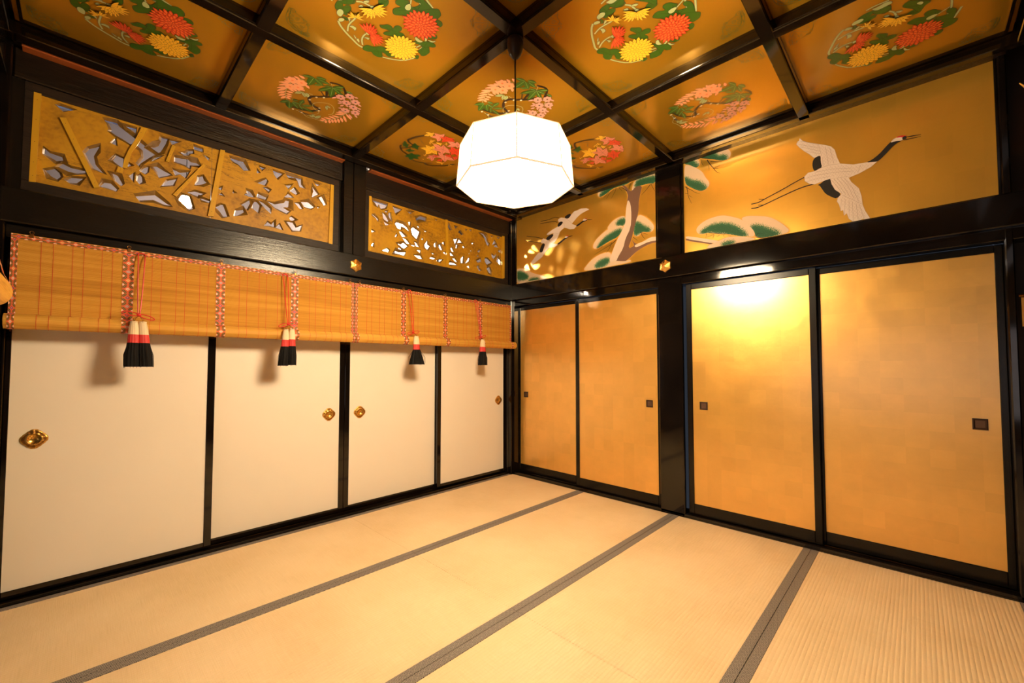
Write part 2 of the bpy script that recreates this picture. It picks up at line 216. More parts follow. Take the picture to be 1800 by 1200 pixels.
# ---------------------------------------------------------------- surveyed outlines (millimetres, in the plane of each surface)
D = {'H1':[[(-3675,2750),(-3660,2753),(-3602,2752),(-3649,2727)],[(-3483,2747),(-3425,2752),(-3414,2736),(-3336,2686),(-3357,2643),(-3389,2660),(-3427,2674),
(-3454,2690),(-3445,2699),(-3459,2732)],[(-3402,2748),(-3336,2752),(-3339,2720),(-3375,2733)],[(-3445,2617),(-3429,2650),(-3424,2609)],[(-3554,2515),
(-3538,2547),(-3492,2580),(-3507,2546),(-3519,2510),(-3510,2462),(-3471,2416),(-3517,2439),(-3539,2477)],[(-3713,2485),(-3694,2466),(-3645,2459),(-3641,2441),
(-3666,2429),(-3713,2454)],[(-3658,2398),(-3641,2421),(-3610,2409),(-3551,2409),(-3551,2399),(-3586,2385),(-3619,2384)],[(-3706,2361),(-3672,2381),(-3654,2364),
(-3648,2344),(-3661,2325),(-3684,2335)],[(-3626,2329),(-3605,2352),(-3559,2361),(-3584,2327),(-3608,2322)],[(-3436,2512),(-3422,2551),(-3390,2542),
(-3392,2482)],[(-3368,2523),(-3354,2511),(-3369,2500)],[(-3487,2338),(-3470,2366),(-3442,2370),(-3413,2342),(-3418,2331),(-3456,2339)],[(-3436,2435),
(-3413,2427),(-3389,2381),(-3393,2372),(-3420,2393)],[(-3358,2440),(-3343,2472),(-3345,2406)],[(-3328,2646),(-3314,2673),(-3270,2645),(-3235,2629),(-3269,2593),
(-3311,2540),(-3321,2516),(-3323,2527),(-3297,2582),(-3302,2627)],[(-3275,2661),(-3249,2665),(-3227,2685),(-3215,2719),(-3215,2746),(-3183,2747),(-3192,2710),
(-3217,2647),(-3230,2639)],[(-3179,2744),(-3121,2750),(-3160,2720)],[(-3264,2565),(-3238,2604),(-3201,2629),(-3234,2599)],[(-3369,2528),(-3354,2513),
(-3366,2498)],[(-3307,2489),(-3293,2517),(-3274,2530),(-3277,2496),(-3288,2481)],[(-3323,2424),(-3321,2453),(-3311,2468),(-3302,2453),(-3299,2425),
(-3312,2410)],[(-3250,2541),(-3233,2547),(-3196,2530),(-3160,2518),(-3222,2480),(-3230,2512)],[(-3207,2428),(-3177,2471),(-3131,2499),
(-3149,2453)],[(-3151,2557),(-3114,2546),(-3069,2567),(-3087,2521),(-3114,2540),(-3137,2523)],[(-3114,2682),(-3088,2686),(-3072,2709),(-3048,2719),(-3050,2703),
(-3069,2693),(-3081,2662)],[(-3142,2639),(-3073,2651),(-3058,2638),(-3029,2642),(-3009,2631),(-3063,2615),(-3065,2593),(-3087,2607),(-3142,2612)],[(-3044,2750),
(-2997,2751),(-2996,2733),(-3043,2731)],[(-2986,2711),(-2960,2699),(-2962,2684)],[(-3033,2489),(-3016,2522),(-3014,2548),(-2992,2564),(-2984,2536),(-2969,2525),
(-2996,2504)],[(-2985,2479),(-2940,2518),(-2942,2483)],[(-3068,2426),(-3034,2445),(-2985,2442),(-3019,2416)],[(-3014,2408),(-2948,2402),(-2953,2391),
(-2994,2398)],[(-3331,2323),(-3237,2359),(-3173,2317),(-3152,2314),(-3187,2310),(-3245,2326),(-3309,2304)],[(-3119,2368),(-3101,2402),(-3063,2400),(-3041,2323),
(-3060,2312),(-3095,2345)],[(-2843,2747),(-2754,2746),(-2720,2694),(-2750,2688),(-2782,2717),(-2819,2729)],[(-2655,2749),(-2615,2746),
(-2635,2731)],[(-2668,2719),(-2648,2698),(-2665,2694)],[(-2562,2749),(-2495,2744),(-2533,2697),(-2548,2720)],[(-2476,2750),(-2421,2745),(-2358,2749),
(-2357,2708),(-2331,2681),(-2366,2684),(-2383,2727),(-2402,2745),(-2452,2732)],[(-2263,2751),(-2213,2746),(-2236,2730)],[(-2666,2616),(-2605,2668),(-2599,2654),
(-2613,2620)],[(-2624,2601),(-2598,2602),(-2578,2592),(-2586,2580)],[(-2476,2660),(-2427,2677),(-2453,2642)],[(-2435,2626),(-2407,2660),(-2384,2624),
(-2394,2614)],[(-2479,2569),(-2450,2601),(-2415,2584)],[(-2283,2724),(-2225,2664),(-2274,2627),(-2262,2681)],[(-2218,2638),(-2197,2656),(-2162,2597),
(-2176,2585)],[(-2742,2510),(-2725,2522),(-2726,2545),(-2709,2539),(-2681,2506),(-2708,2505)],[(-2662,2515),(-2657,2542),(-2600,2527),
(-2608,2511)],[(-2762,2428),(-2708,2479),(-2699,2472),(-2728,2402)],[(-2691,2475),(-2664,2476),(-2644,2456),(-2654,2399),(-2690,2424)],[(-2653,2492),
(-2619,2482),(-2572,2450),(-2571,2417),(-2607,2447)],[(-2591,2503),(-2544,2494),(-2479,2522),(-2467,2544),(-2444,2545),(-2448,2497),(-2484,2484),(-2440,2466),
(-2459,2446),(-2537,2466)],[(-2402,2547),(-2370,2546),(-2344,2510),(-2360,2507)],[(-2355,2565),(-2303,2578),(-2256,2550),(-2279,2533),
(-2328,2533)],[(-2236,2555),(-2216,2557),(-2226,2547)],[(-2434,2417),(-2425,2429),(-2396,2413),(-2427,2391)],[(-2456,2381),(-2415,2383),(-2389,2350),
(-2348,2377),(-2360,2333),(-2414,2322)],[(-2610,2310),(-2587,2345),(-2564,2331),(-2547,2358),(-2543,2320),(-2581,2320)],[(-2534,2318),(-2508,2349),
(-2487,2310)],[(-2803,2334),(-2794,2377),(-2749,2395),(-2744,2378),(-2775,2351)],[(-2913,2369),(-2884,2395),(-2871,2396),(-2844,2321),(-2867,2315),
(-2893,2350)],[(-2904,2505),(-2881,2521),(-2888,2497)],[(-2898,2467),(-2883,2474),(-2868,2467)],[(-2817,2516),(-2804,2498),(-2812,2499)]],'H2':[[(-1766,2751),
(-1602,2752),(-1625,2715),(-1668,2697),(-1688,2738),(-1698,2707),(-1727,2736)],[(-1548,2746),(-1457,2745),(-1519,2693)],[(-1635,2685),(-1605,2691),
(-1615,2670)],[(-1651,2665),(-1628,2655),(-1590,2603),(-1607,2590),(-1641,2615)],[(-1591,2674),(-1574,2685),(-1571,2652),(-1553,2594),
(-1584,2642)],[(-1764,2632),(-1739,2620),(-1696,2595),(-1699,2567),(-1709,2595)],[(-1654,2590),(-1583,2568),(-1620,2555)],[(-1765,2484),(-1727,2472),
(-1762,2458)],[(-1522,2595),(-1505,2612),(-1441,2609),(-1397,2587),(-1375,2560),(-1419,2582),(-1462,2588),(-1462,2553),(-1497,2560)],[(-1477,2533),(-1454,2529),
(-1411,2497),(-1443,2487)],[(-1381,2643),(-1362,2651),(-1368,2597)],[(-1524,2469),(-1503,2502),(-1503,2486),(-1517,2465)],[(-1414,2741),(-1322,2746),
(-1362,2732)],[(-1295,2700),(-1250,2738),(-1180,2736),(-1188,2704),(-1250,2705),(-1287,2682)],[(-1097,2747),(-1044,2747),(-1060,2741)],[(-1350,2585),
(-1328,2605),(-1256,2578),(-1286,2502),(-1331,2531)],[(-1287,2630),(-1264,2629),(-1264,2612)],[(-1222,2603),(-1163,2600),(-1194,2594)],[(-1232,2507),
(-1217,2524),(-1217,2504)],[(-1193,2463),(-1166,2505),(-1162,2469),(-1134,2461),(-1162,2422),(-1185,2438)],[(-1086,2485),(-1066,2516),(-1062,2466),
(-1078,2466)],[(-1038,2495),(-1009,2502),(-979,2449),(-1000,2451)],[(-984,2524),(-963,2542),(-959,2508)],[(-971,2430),(-945,2435),(-941,2415)],[(-1308,2468),
(-1285,2456),(-1258,2423),(-1292,2429)],[(-1374,2425),(-1307,2432),(-1315,2421)],[(-1285,2394),(-1243,2396),(-1246,2372)],[(-1325,2334),(-1246,2343),
(-1223,2317),(-1261,2314)],[(-1137,2340),(-1113,2355),(-1065,2347),(-1089,2335)],[(-1053,2328),(-1024,2344),(-978,2354),(-1016,2322)],[(-1122,2397),
(-1082,2394),(-1098,2384)],[(-1760,2338),(-1735,2367),(-1744,2332)],[(-1647,2316),(-1604,2343),(-1584,2331),(-1590,2312)],[(-1492,2413),(-1460,2410),
(-1432,2432),(-1388,2409),(-1424,2379),(-1463,2393)],[(-1496,2355),(-1474,2382),(-1445,2356)],[(-1549,2316),(-1515,2338),(-1480,2330),(-1409,2344),(-1423,2312),
(-1473,2316)],[(-1439,2478),(-1403,2470),(-1367,2436),(-1396,2433)],[(-925,2739),(-903,2744),(-866,2687),(-884,2683)],[(-836,2740),(-786,2739),
(-813,2718)],[(-767,2692),(-752,2711),(-708,2677),(-728,2669)],[(-689,2741),(-657,2739),(-673,2726)],[(-625,2747),(-589,2752),(-609,2741)],[(-835,2597),
(-805,2601),(-778,2628),(-819,2537)],[(-785,2568),(-763,2613),(-724,2587)],[(-806,2506),(-797,2544),(-785,2547),(-793,2509)],[(-719,2542),(-700,2552),
(-686,2539),(-700,2529)],[(-872,2493),(-857,2502),(-830,2459),(-853,2463)],[(-880,2440),(-864,2443),(-834,2419),(-875,2414)],[(-734,2407),(-703,2446),
(-711,2365),(-730,2364)],[(-845,2389),(-819,2394),(-780,2358),(-811,2365)],[(-904,2322),(-878,2341),(-826,2344),(-788,2330),(-878,2323)],[(-592,2606),
(-559,2616),(-580,2590)],[(-509,2531),(-463,2556),(-484,2523)],[(-517,2475),(-496,2489),(-492,2477)],[(-671,2369),(-640,2415),(-628,2437),(-616,2432),
(-627,2398)],[(-525,2426),(-484,2437),(-458,2461),(-448,2430),(-500,2408)],[(-655,2337),(-623,2349),(-619,2325)],[(-509,2362),(-488,2375),(-479,2345),
(-445,2325),(-475,2320)],[(-468,2748),(-417,2753),(-382,2732),(-360,2707),(-364,2687),(-329,2655),(-342,2626),(-360,2642),(-386,2695),(-417,2740)],[(-303,2750),
(-281,2751),(-289,2731)],[(-280,2652),(-244,2713),(-217,2685)],[(-253,2638),(-212,2670),(-185,2642)],[(-185,2598),(-148,2619),(-148,2585)],[(-293,2547),
(-239,2528),(-217,2559),(-221,2531),(-253,2495),(-275,2508)],[(-390,2473),(-355,2480),(-293,2445),(-355,2411),(-385,2442)],[(-207,2474),(-185,2525),(-147,2484),
(-147,2444)],[(-359,2365),(-320,2385),(-297,2339),(-302,2312),(-328,2328)],[(-608,2521),(-592,2524),(-600,2510)],[(-628,2486),(-616,2488),
(-624,2475)],[(-213,2757),(-157,2759),(-185,2749)]],'B1':[[(-3314,2764),(-3284,2765),(-3298,2724),(-3326,2652),(-3354,2590),(-3368,2511),(-3372,2481),
(-3394,2479),(-3386,2539),(-3367,2603),(-3336,2689)],[(-3160,2710),(-3143,2705),(-3175,2588),(-3191,2591)],[(-2994,2642),(-2981,2634),(-3133,2373),
(-3150,2383)],[(-3661,2676),(-3636,2685),(-3489,2324),(-3512,2314)],[(-3413,2480),(-3388,2473),(-3393,2442),(-3421,2445)],[(-2899,2777),(-2872,2779),
(-2928,2293),(-2960,2291)]],'END':{'l1':[(-3760,2776),(-3732,2778),(-3740,2276),(-3764,2272)],'r1':[(-2133,2771),(-2107,2772),(-2111,2272),
(-2143,2273)],'l2':[(-1793,2774),(-1769,2775),(-1769,2285),(-1796,2284)],'m2':[(-954,2773),(-927,2777),(-906,2285),(-936,2284)],'r2':[(-134,2784),(-96,2789),
(-96,2291),(-138,2291)]},'CR0':[('W',[(2838,2884),(2828,2865),(2844,2838),(2872,2800),(2903,2766),(2930,2729),(2967,2731),(2971,2646),(3010,2651),(3072,2639),
(3056,2688),(3045,2745),(3025,2775),(2996,2795),(2957,2817),(2904,2847),(2867,2873),(2848,2900),(2844,2881)]),('K',[(2967,2733),(2942,2732),(2923,2716),
(2918,2683),(2922,2650),(2931,2632),(2956,2643),(2974,2647),(2966,2689)]),('W',[(2871,2613),(2893,2633),(2931,2632),(2968,2643),(3010,2648),(3075,2637),
(3142,2608),(3205,2600),(3261,2587),(3229,2563),(3174,2541),(3115,2527),(3084,2530),(3026,2552),(2978,2548),(2929,2540),(2898,2554),(2873,2581)]),
('K',[(2944,2528),(2966,2537),(2984,2550),(3023,2551),(3017,2543),(3031,2494),(3076,2429),(3049,2403),(3023,2421),(2988,2454),(2968,2498),(2956,2524)]),
('W',[(3017,2551),(3112,2536),(3128,2494),(3166,2439),(3178,2384),(3182,2326),(3195,2279),(3218,2224),(3202,2222),(3183,2232),(3161,2223),(3144,2224),
(3130,2227),(3111,2250),(3101,2289),(3086,2278),(3082,2316),(3070,2312),(3062,2358),(3051,2384),(3055,2405),(3076,2429),(3042,2468),(3025,2511)]),
('K',[(3204,2600),(3235,2607),(3273,2633),(3299,2662),(3326,2691),(3346,2694),(3381,2681),(3356,2673),(3335,2656),(3309,2627),(3277,2596),(3261,2587)]),
('W',[(3328,2687),(3347,2708),(3377,2708),(3386,2689),(3381,2681),(3346,2690)]),('R',[(3352,2709),(3372,2717),(3404,2704),(3401,2696),(3377,2703)]),
('K',[(3382,2694),(3391,2706),(3405,2699),(3401,2685),(3388,2681)]),('K',[(3404,2699),(3489,2683),(3406,2690)]),('K',[(3386,2679),(3406,2683),(3487,2672),
(3405,2676)])],'CR0L':[('K',[(2871,2609),(2815,2591),(2735,2560),(2616,2521),(2580,2506),(2528,2507)],10),('K',[(2926,2543),(2860,2542),(2761,2520),(2608,2477),
(2564,2468),(2528,2474)],10),('K',[(2616,2521),(2580,2531)],6),('K',[(2608,2479),(2575,2486)],6),('T',[(3095,2386),(3087,2285)],2),('T',[(3114,2373),
(3112,2257)],2),('T',[(3131,2358),(3133,2230)],2),('T',[(3150,2345),(3158,2231)],2),('T',[(3166,2330),(3188,2234)],2),('T',[(2960,2811),(2851,2879)],2),
('T',[(2962,2787),(2841,2859)],2),('T',[(2965,2763),(2853,2835)],2),('T',[(2967,2743),(2884,2792)],2),('T',[(2957,2816),(2973,2725)],2),('T',[(3078,2420),
(3180,2330)],2),('T',[(3075,2392),(3068,2327)],2),('T',[(3020,2546),(3048,2496),(3081,2427)],2),('T',[(3038,2544),(3066,2491),(3098,2415)],2),('T',[(3055,2543),
(3088,2477),(3120,2394)],2),('T',[(3073,2541),(3111,2470),(3142,2373)],2),('T',[(3090,2535),(3133,2456),(3164,2352)],2),('T',[(2976,2717),(2980,2650)],2),
('T',[(2995,2786),(3010,2651)],2),('T',[(3019,2769),(3040,2649)],2),('T',[(2870,2597),(2930,2601),(3003,2593)],2),('T',[(2879,2571),(2942,2575),(3014,2567)],2),
('T',[(2931,2624),(3027,2615),(3131,2588)],2),('T',[(2943,2598),(3039,2589),(3141,2563)],2),('T',[(3181,2593),(3163,2548)],2)],'CR1':[('W',[(737,2845),
(782,2824),(832,2856),(866,2880),(905,2882),(957,2888),(1022,2875),(1054,2854),(1008,2847),(952,2834),(904,2810),(856,2773),(836,2758),(787,2790)]),
('W',[(660,2821),(655,2847),(696,2859),(747,2841),(807,2793),(846,2751),(904,2720),(865,2698),(816,2704),(766,2729),(736,2740),(706,2776),(686,2806)]),
('W',[(727,2800),(746,2742),(685,2715),(664,2686),(602,2717),(495,2707),(500,2727),(581,2755),(644,2766),(686,2789)]),('K',[(737,2847),(767,2868),(822,2872),
(827,2849),(787,2821)]),('K',[(644,2783),(665,2811),(696,2818),(725,2802),(696,2775),(660,2764)]),('K',[(889,2725),(942,2744),(980,2759),(1022,2758),
(1035,2745),(980,2743),(932,2719),(899,2713)]),('W',[(975,2756),(984,2774),(1026,2762),(1017,2750)]),('R',[(994,2770),(1017,2774),(1035,2760)]),
('K',[(1031,2758),(1108,2737),(1031,2748)])],'CR1L':[('K',[(665,2865),(603,2885),(517,2876),(407,2889)],8),('K',[(644,2820),(603,2843),(506,2853),
(402,2861)],8)],'CR2':[('W',[(586,2704),(654,2763),(685,2715),(643,2641),(586,2594),(532,2643),(559,2676)]),('W',[(412,2638),(412,2664),(445,2683),(516,2651),
(580,2604),(654,2574),(601,2556),(527,2564),(472,2524),(428,2480),(269,2408),(263,2444),(315,2492),(372,2534),(423,2533),(473,2609),(451,2630)]),
('K',[(478,2668),(517,2698),(581,2709),(593,2685),(527,2644)]),('K',[(384,2545),(412,2604),(440,2634),(473,2617),(456,2578),(428,2525)]),('K',[(638,2584),
(695,2605),(746,2631),(786,2635),(796,2621),(746,2611),(695,2584),(653,2572)]),('W',[(741,2628),(756,2643),(786,2635),(781,2624)]),('R',[(751,2644),(791,2644),
(794,2632)]),('K',[(791,2634),(864,2630),(796,2622)])],'CR2L':[('K',[(440,2684),(328,2726),(194,2764)],8),('K',[(412,2640),(270,2685),
(164,2725)],8)],'P1':[([(1156,2963),(1161,3003),(1208,3021),(1536,3018),(1517,2994),(1461,2985),(1403,2989),(1325,2991),(1254,2958),(1182,2942)],[[(1177,2948),
(1213,2988),(1295,3004),(1536,3014),(1517,2994),(1403,2989),(1325,2986),(1244,2956)]]),([(1525,2896),(1545,2985),(1600,3011),(1766,3020),(1765,2904),
(1696,2926),(1634,2928),(1562,2937)],[[(1562,2937),(1590,2988),(1662,2982),(1765,2970),(1765,2904),(1696,2926),(1634,2930)]]),([(1251,2598),(1291,2651),
(1361,2688),(1457,2694),(1461,2620),(1437,2591),(1360,2600)],[[(1360,2626),(1400,2661),(1457,2655),(1447,2601)]]),([(1093,2468),(1115,2510),(1178,2560),
(1281,2609),(1360,2609),(1437,2599),(1427,2558),(1379,2499),(1290,2482),(1208,2454),(1146,2431),(1104,2439)],[[(1141,2432),(1188,2486),(1250,2527),(1340,2560),
(1418,2569),(1398,2512),(1300,2480),(1208,2454)]]),([(1586,2670),(1657,2631),(1726,2556),(1747,2510),(1725,2474),(1673,2481),(1620,2497),(1593,2461),
(1548,2471),(1539,2515),(1558,2579)],[[(1558,2588),(1585,2590),(1638,2543),(1699,2504),(1690,2481),(1629,2499),(1584,2488),(1548,2479)]]),([(960,2228),
(1027,2296),(1103,2347),(1197,2375),(1289,2372),(1303,2338),(1278,2271),(1357,2275),(1433,2253),(1508,2257),(1517,2234),(1257,2230)],[[(1118,2253),(1155,2293),
(1217,2309),(1278,2307),(1268,2269),(1186,2242)]]),([(16,2401),(103,2405),(199,2380),(269,2325),(360,2294),(449,2263),(515,2224),(257,2222),
(19,2219)],[[(16,2364),(103,2360),(216,2298),(199,2265),(16,2283)],[(222,2235),(280,2258),(371,2240),(360,2225)]])],'P2':[([(2122,3018),(2173,3022),(2263,3021),
(2350,3015),(2379,2990),(2393,2957),(2382,2924),(2352,2912),(2297,2931),(2244,2963),(2173,2989)],[[(2145,3022),(2245,3016),(2280,2979),(2306,2951),(2332,2961),
(2361,2927),(2331,2917),(2262,2952),(2173,2989),(2141,3014)]]),([(2019,3020),(2080,3021),(2122,3014),(2149,2977),(2151,2948),(2125,2927),(2102,2940),
(2069,2971),(2021,2994)],[[(2019,3015),(2079,3011),(2107,2972),(2135,2939),(2121,2929),(2069,2971),(2019,2998)]]),([(2021,2987),(2060,2974),(2121,2929),
(2171,2878),(2193,2823),(2219,2786),(2225,2755),(2209,2732),(2177,2717),(2136,2727),(2076,2772),(2021,2823)],[[(2020,2878),(2076,2825),(2137,2802),(2178,2760),
(2196,2736),(2168,2717),(2122,2738),(2066,2784),(2021,2823)]]),([(2453,2415),(2491,2424),(2559,2409),(2643,2381),(2689,2346),(2735,2301),(2787,2230),
(2622,2226),(2551,2247),(2548,2283),(2526,2324),(2480,2377)],[[(2523,2335),(2571,2329),(2645,2282),(2700,2249),(2700,2227),(2618,2225),(2556,2251),
(2543,2295)]]),([(2190,2225),(2212,2254),(2253,2262),(2304,2278),(2354,2289),(2431,2278),(2487,2263),(2578,2226),(2343,2227)],[[(2313,2239),(2373,2248),
(2402,2231),(2333,2224)]]),([(2110,2404),(2130,2433),(2178,2461),(2236,2474),(2318,2476),(2377,2450),(2443,2417),(2480,2382),(2526,2324),(2548,2283),
(2542,2249),(2488,2266),(2455,2273),(2422,2285),(2345,2318),(2275,2334),(2213,2358),(2161,2353),(2123,2367)],[[(2150,2372),(2193,2396),(2245,2411),(2321,2404),
(2385,2378),(2442,2333),(2488,2276),(2469,2267),(2422,2285),(2345,2329),(2275,2347),(2214,2369),(2182,2360)]])],'T1':[('B',[(1267,2264),(1308,2355),(1359,2459),
(1427,2558),(1457,2638),(1468,2765),(1482,2831),(1488,2890),(1451,2962),(1418,2994),(1460,2981),(1516,2899),(1544,2934),(1553,2944),(1634,2928),(1616,2870),
(1597,2790),(1596,2723),(1586,2657),(1549,2547),(1520,2451),(1482,2365),(1547,2378),(1538,2413),(1520,2443),(1565,2391),(1637,2401),(1707,2428),(1775,2417),
(1774,2369),(1706,2370),(1618,2346),(1546,2310),(1490,2269),(1433,2244),(1376,2272),(1337,2270)]),('S',[(1267,2264),(1308,2355),(1359,2459),(1427,2558),
(1457,2638),(1468,2765),(1487,2838),(1515,2787),(1522,2673),(1512,2556),(1455,2465),(1435,2383),(1376,2307),(1357,2266)]),('S',[(1547,2378),(1565,2391),
(1637,2401),(1707,2428),(1775,2417),(1774,2385),(1689,2390),(1619,2372),(1565,2361)])],'T2':[('B',[(2024,2349),(2138,2302),(2243,2264),(2232,2255),(2180,2274),
(2023,2329)]),('S',[(2024,2369),(2112,2339),(2192,2308),(2274,2279),(2294,2264),(2243,2261),(2138,2302),(2023,2346)])],'W1':[('K',[(1479,2919),(1432,2967),
(1393,2988)],8),('K',[(1364,2988),(1349,2948),(1304,2889)],5),('K',[(1344,2976),(1294,2955),(1253,2904)],5),('K',[(1284,2967),(1223,2930)],5),('K',[(1713,2912),
(1678,2877),(1624,2838)],7),('K',[(1722,2913),(1734,2876),(1755,2837)],5),('K',[(1359,2477),(1309,2443),(1239,2421),(1114,2377)],6),('K',[(1309,2461),
(1289,2411),(1248,2370)],6),('K',[(1208,2445),(1135,2414)],4),('K',[(1611,2499),(1629,2453),(1655,2423)],6),('K',[(1620,2489),(1681,2458)],5),('K',[(1538,2464),
(1583,2421)],5),('K',[(1393,2979),(1431,2932)],4),('K',[(1498,2930),(1517,2985)],5),('K',[(29,2235),(66,2266),(199,2265)],5),('K',[(54,2232),
(115,2268)],5)],'W2':[('K',[(2209,2966),(2235,2914),(2256,2883),(2278,2843),(2308,2821)],7.406000000000001),('K',[(2256,2881),(2296,2868)],5.819),
('K',[(2270,2883),(2309,2884)],3.7030000000000003),('K',[(2221,2914),(2225,2870)],3.7030000000000003),('K',[(2159,2989),(2163,2958),(2181,2925)],4.232),
('K',[(2235,2943),(2288,2927),(2327,2906)],6.877),('K',[(2038,2793),(2047,2746),(2051,2700),(2078,2636)],6.877),('K',[(2023,2797),(2052,2771),(2089,2743),
(2103,2724),(2145,2700)],4.761),('K',[(2046,2731),(2022,2738)],4.761),('K',[(2056,2711),(2086,2683)],3.1740000000000004),('K',[(2145,3008),(2209,2976),
(2280,2946)],4.761),('K',[(2192,2352),(2197,2337),(2181,2315)],4),('K',[(2254,2333),(2223,2326),(2186,2317)],4),('K',[(2325,2312),(2329,2294)],4),
('K',[(2254,2327),(2244,2302)],4),('K',[(2213,2355),(2275,2334),(2345,2313),(2383,2288)],4),('K',[(2295,2318),(2274,2306)],4),('K',[(2551,2252),(2570,2273),
(2601,2261)],4),('K',[(2556,2246),(2600,2228),(2635,2228)],4)],'CH':{'st':[[(-177,-189),(-200,-168),(-226,-123),(-243,-81),(-260,-42),(-258,-19),9],[(-245,96),
(-225,138),(-187,192),(-128,224),(-87,234),7],[(-46,212),(-10,215),(28,203),(53,187),9],[(-44,189),(7,204),6],[(-241,-27),(-205,-50),(-168,-54),
(-146,-46),7],[(-208,-126),(-172,-140),(-140,-140),(-103,-135),(-89,-138),7],[(0,-177),(18,-154),(23,-124),(25,-111),7],[(175,15),(193,6),
(218,-6),5],[(233,105),(245,72),(258,32),8],[(-82,-262),(-51,-268),(3,-263),6],[(204,64),(221,18),(221,-52),(216,-97),7]],'dg':[[(-90,-242),(-62,-242),
(-49,-227),(-62,-214),(-79,-209),(-49,-199),(-46,-180),(-72,-171),(-92,-176),(-105,-172),(-120,-178),(-111,-189),(-103,-210),(-118,-225),
(-107,-236)],[(-140,-191),(-122,-174),(-136,-155),(-151,-160),(-136,-173)],[(-24,-210),(-3,-206),(12,-186),(1,-181),(-18,-175),(-33,-189)],[(82,-107),(113,-99),
(118,-72),(106,-62),(77,-61),(58,-76),(66,-96)],[(79,-28),(101,-29),(118,-12),(130,-11),(123,-34),(136,-47),(163,-39),(176,-16),(188,-4),(177,6),(162,31),
(191,45),(219,53),(200,19),(218,4),(243,34),(238,77),(229,107),(251,123),(243,144),(229,158),(203,160),(188,154),(201,179),(186,201),(161,199),(172,169),
(167,134),(167,76),(101,46),(95,25),(78,12),(59,-12)],[(-47,-31),(-38,-17),(-12,1),(-12,21),(-22,36),(-5,28),(21,40),(19,63),(0,70),(-21,60),(-8,88),(-23,107),
(-45,85),(-85,33),(-89,13),(-72,10),(-54,28),(-44,31),(-50,6),(-62,-15)],[(-258,-19),(-230,-16),(-216,1),(-210,27),(-179,44),(-169,68),(-184,89),(-181,113),
(-184,141),(-199,141),(-222,114),(-209,94),(-211,69),(-235,91),(-253,92),(-265,73),(-265,47),(-250,31),(-267,15),(-272,-7)],[(-21,156),(-7,156),(17,193),
(38,206),(52,241),(40,264),(17,252),(14,231),(-9,252),(-19,263),(-56,261),(-80,249),(-66,225),(-61,208),(-17,215),(-11,193),(-20,177)],[(-128,224),(-98,223),
(-81,233),(-112,248)],[(46,147),(111,217),(94,234),(69,220),(54,195),(39,160)],[(-62,-235),(-37,-236),(-17,-231),(11,-221),(7,-190),(-23,-182),
(-52,-200)],[(45,-170),(58,-189),(80,-189),(150,-120),(145,-109),(126,-102),(117,-75),(101,-73),(89,-110),(64,-142)],[(59,-216),(77,-232),(101,-195),
(89,-180)]],'pl':[[(-168,-137),(-152,-127),(-150,-110),(-156,-101),(-178,-100),(-170,-111),(-170,-126)],[(-118,-170),(-111,-157),(-119,-150),(-144,-144),
(-135,-153)],[(-130,-219),(-105,-220),(-92,-205),(-106,-190),(-128,-189),(-144,-192),(-143,-209)],[(-180,-186),(-160,-196),(-141,-183),(-143,-168),
(-166,-172)],[(-22,-159),(2,-153),(-2,-137),(-16,-141),(-20,-149)],[(16,-153),(36,-152),(53,-136),(36,-131),(29,-138)],[(20,-121),(33,-114),(37,-99),
(14,-105)],[(-94,-147),(-83,-141),(-81,-131),(-98,-134)],[(-155,-57),(-133,-53),(-141,-35),(-154,-34)],[(-187,-49),(-171,-37),(-166,-22),(-185,-21),
(-183,-35)],[(134,4),(160,1),(181,13),(149,35),(131,23)],[(8,144),(21,146),(16,171),(21,193),(1,186),(-6,164)],[(45,198),(55,212),(59,227),(76,236),(61,239),
(45,228)],[(-203,-98),(-210,-81),(-223,-67),(-226,-77)],[(-228,-72),(-210,-65),(-226,-50),(-240,-47)],[(-65,-256),(-36,-253),(-10,-262),(12,-251),(15,-231),
(-4,-229),(-31,-226),(-47,-228)],[(94,-148),(111,-152),(126,-134),(114,-118)]],'fl':[(104,122),(-103,132),(-141,-35),(22,-105),
(-87,-139)]},'WI':{'br':[[(189,94),(233,67),(258,31),(231,-26),12],[(138,60),(99,39),(43,-12),(6,-59),(-35,-59),(-75,-30),(-91,6),(-92,41),15],[(-96,42),
(-120,32),(-160,1),(-184,-35),(-199,-107),14],[(-217,-54),(-222,-22),(-213,5),12],[(75,16),(147,-9),12],[(70,3),(107,-33),7],[(85,34),
(140,59),8]],'tn':[[(-89,-10),(-73,-19),(-37,-10),(3,33),(15,74),(-21,110),(-90,125),(-116,104)],[(28,-78),(29,-53)],[(-220,-75),(-221,-30),(-257,10),(-234,56),
(-230,118)],[(-92,-12),(-124,18),(-124,45),(-154,53),(-233,5)],[(149,-152),(111,-178),(44,-199),(-15,-197),(-83,-186),(-141,-161),(-153,-140)],[(-5,189),
(-66,176),(-126,161),(-172,131),(-221,102)],[(208,112),(132,155),(51,180),(-5,189)],[(228,-17),(194,6)]],'sp':[(-217,-94),(-215,-38),(28,-30),(60,5),(-29,-52),
(-77,29),(-109,38)],'lf':[[(205,-112),(180,-171),22],[(204,-113),(105,-111),36],[(212,-87),(212,-18),22],[(218,-103),(243,-50),24],[(202,-107),
(167,-39),28],[(173,-52),(137,-87),16],[(194,6),(178,-40),18],[(194,6),(99,-48),28],[(194,6),(255,57),22],[(194,6),(214,72),24],[(222,79),
(229,122),15],[(194,6),(88,37),32],[(194,6),(155,110),22],[(-144,-139),(-202,-179),26],[(-152,-138),(-232,-113),34],[(-114,-135),(-100,-97),18],[(-124,-78),
(-63,-77),24],[(-134,-121),(-133,-60),18],[(-143,-122),(-192,-66),24],[(-136,-59),(-92,-16),20],[(-143,-79),(-190,-37),17],[(-153,-54),
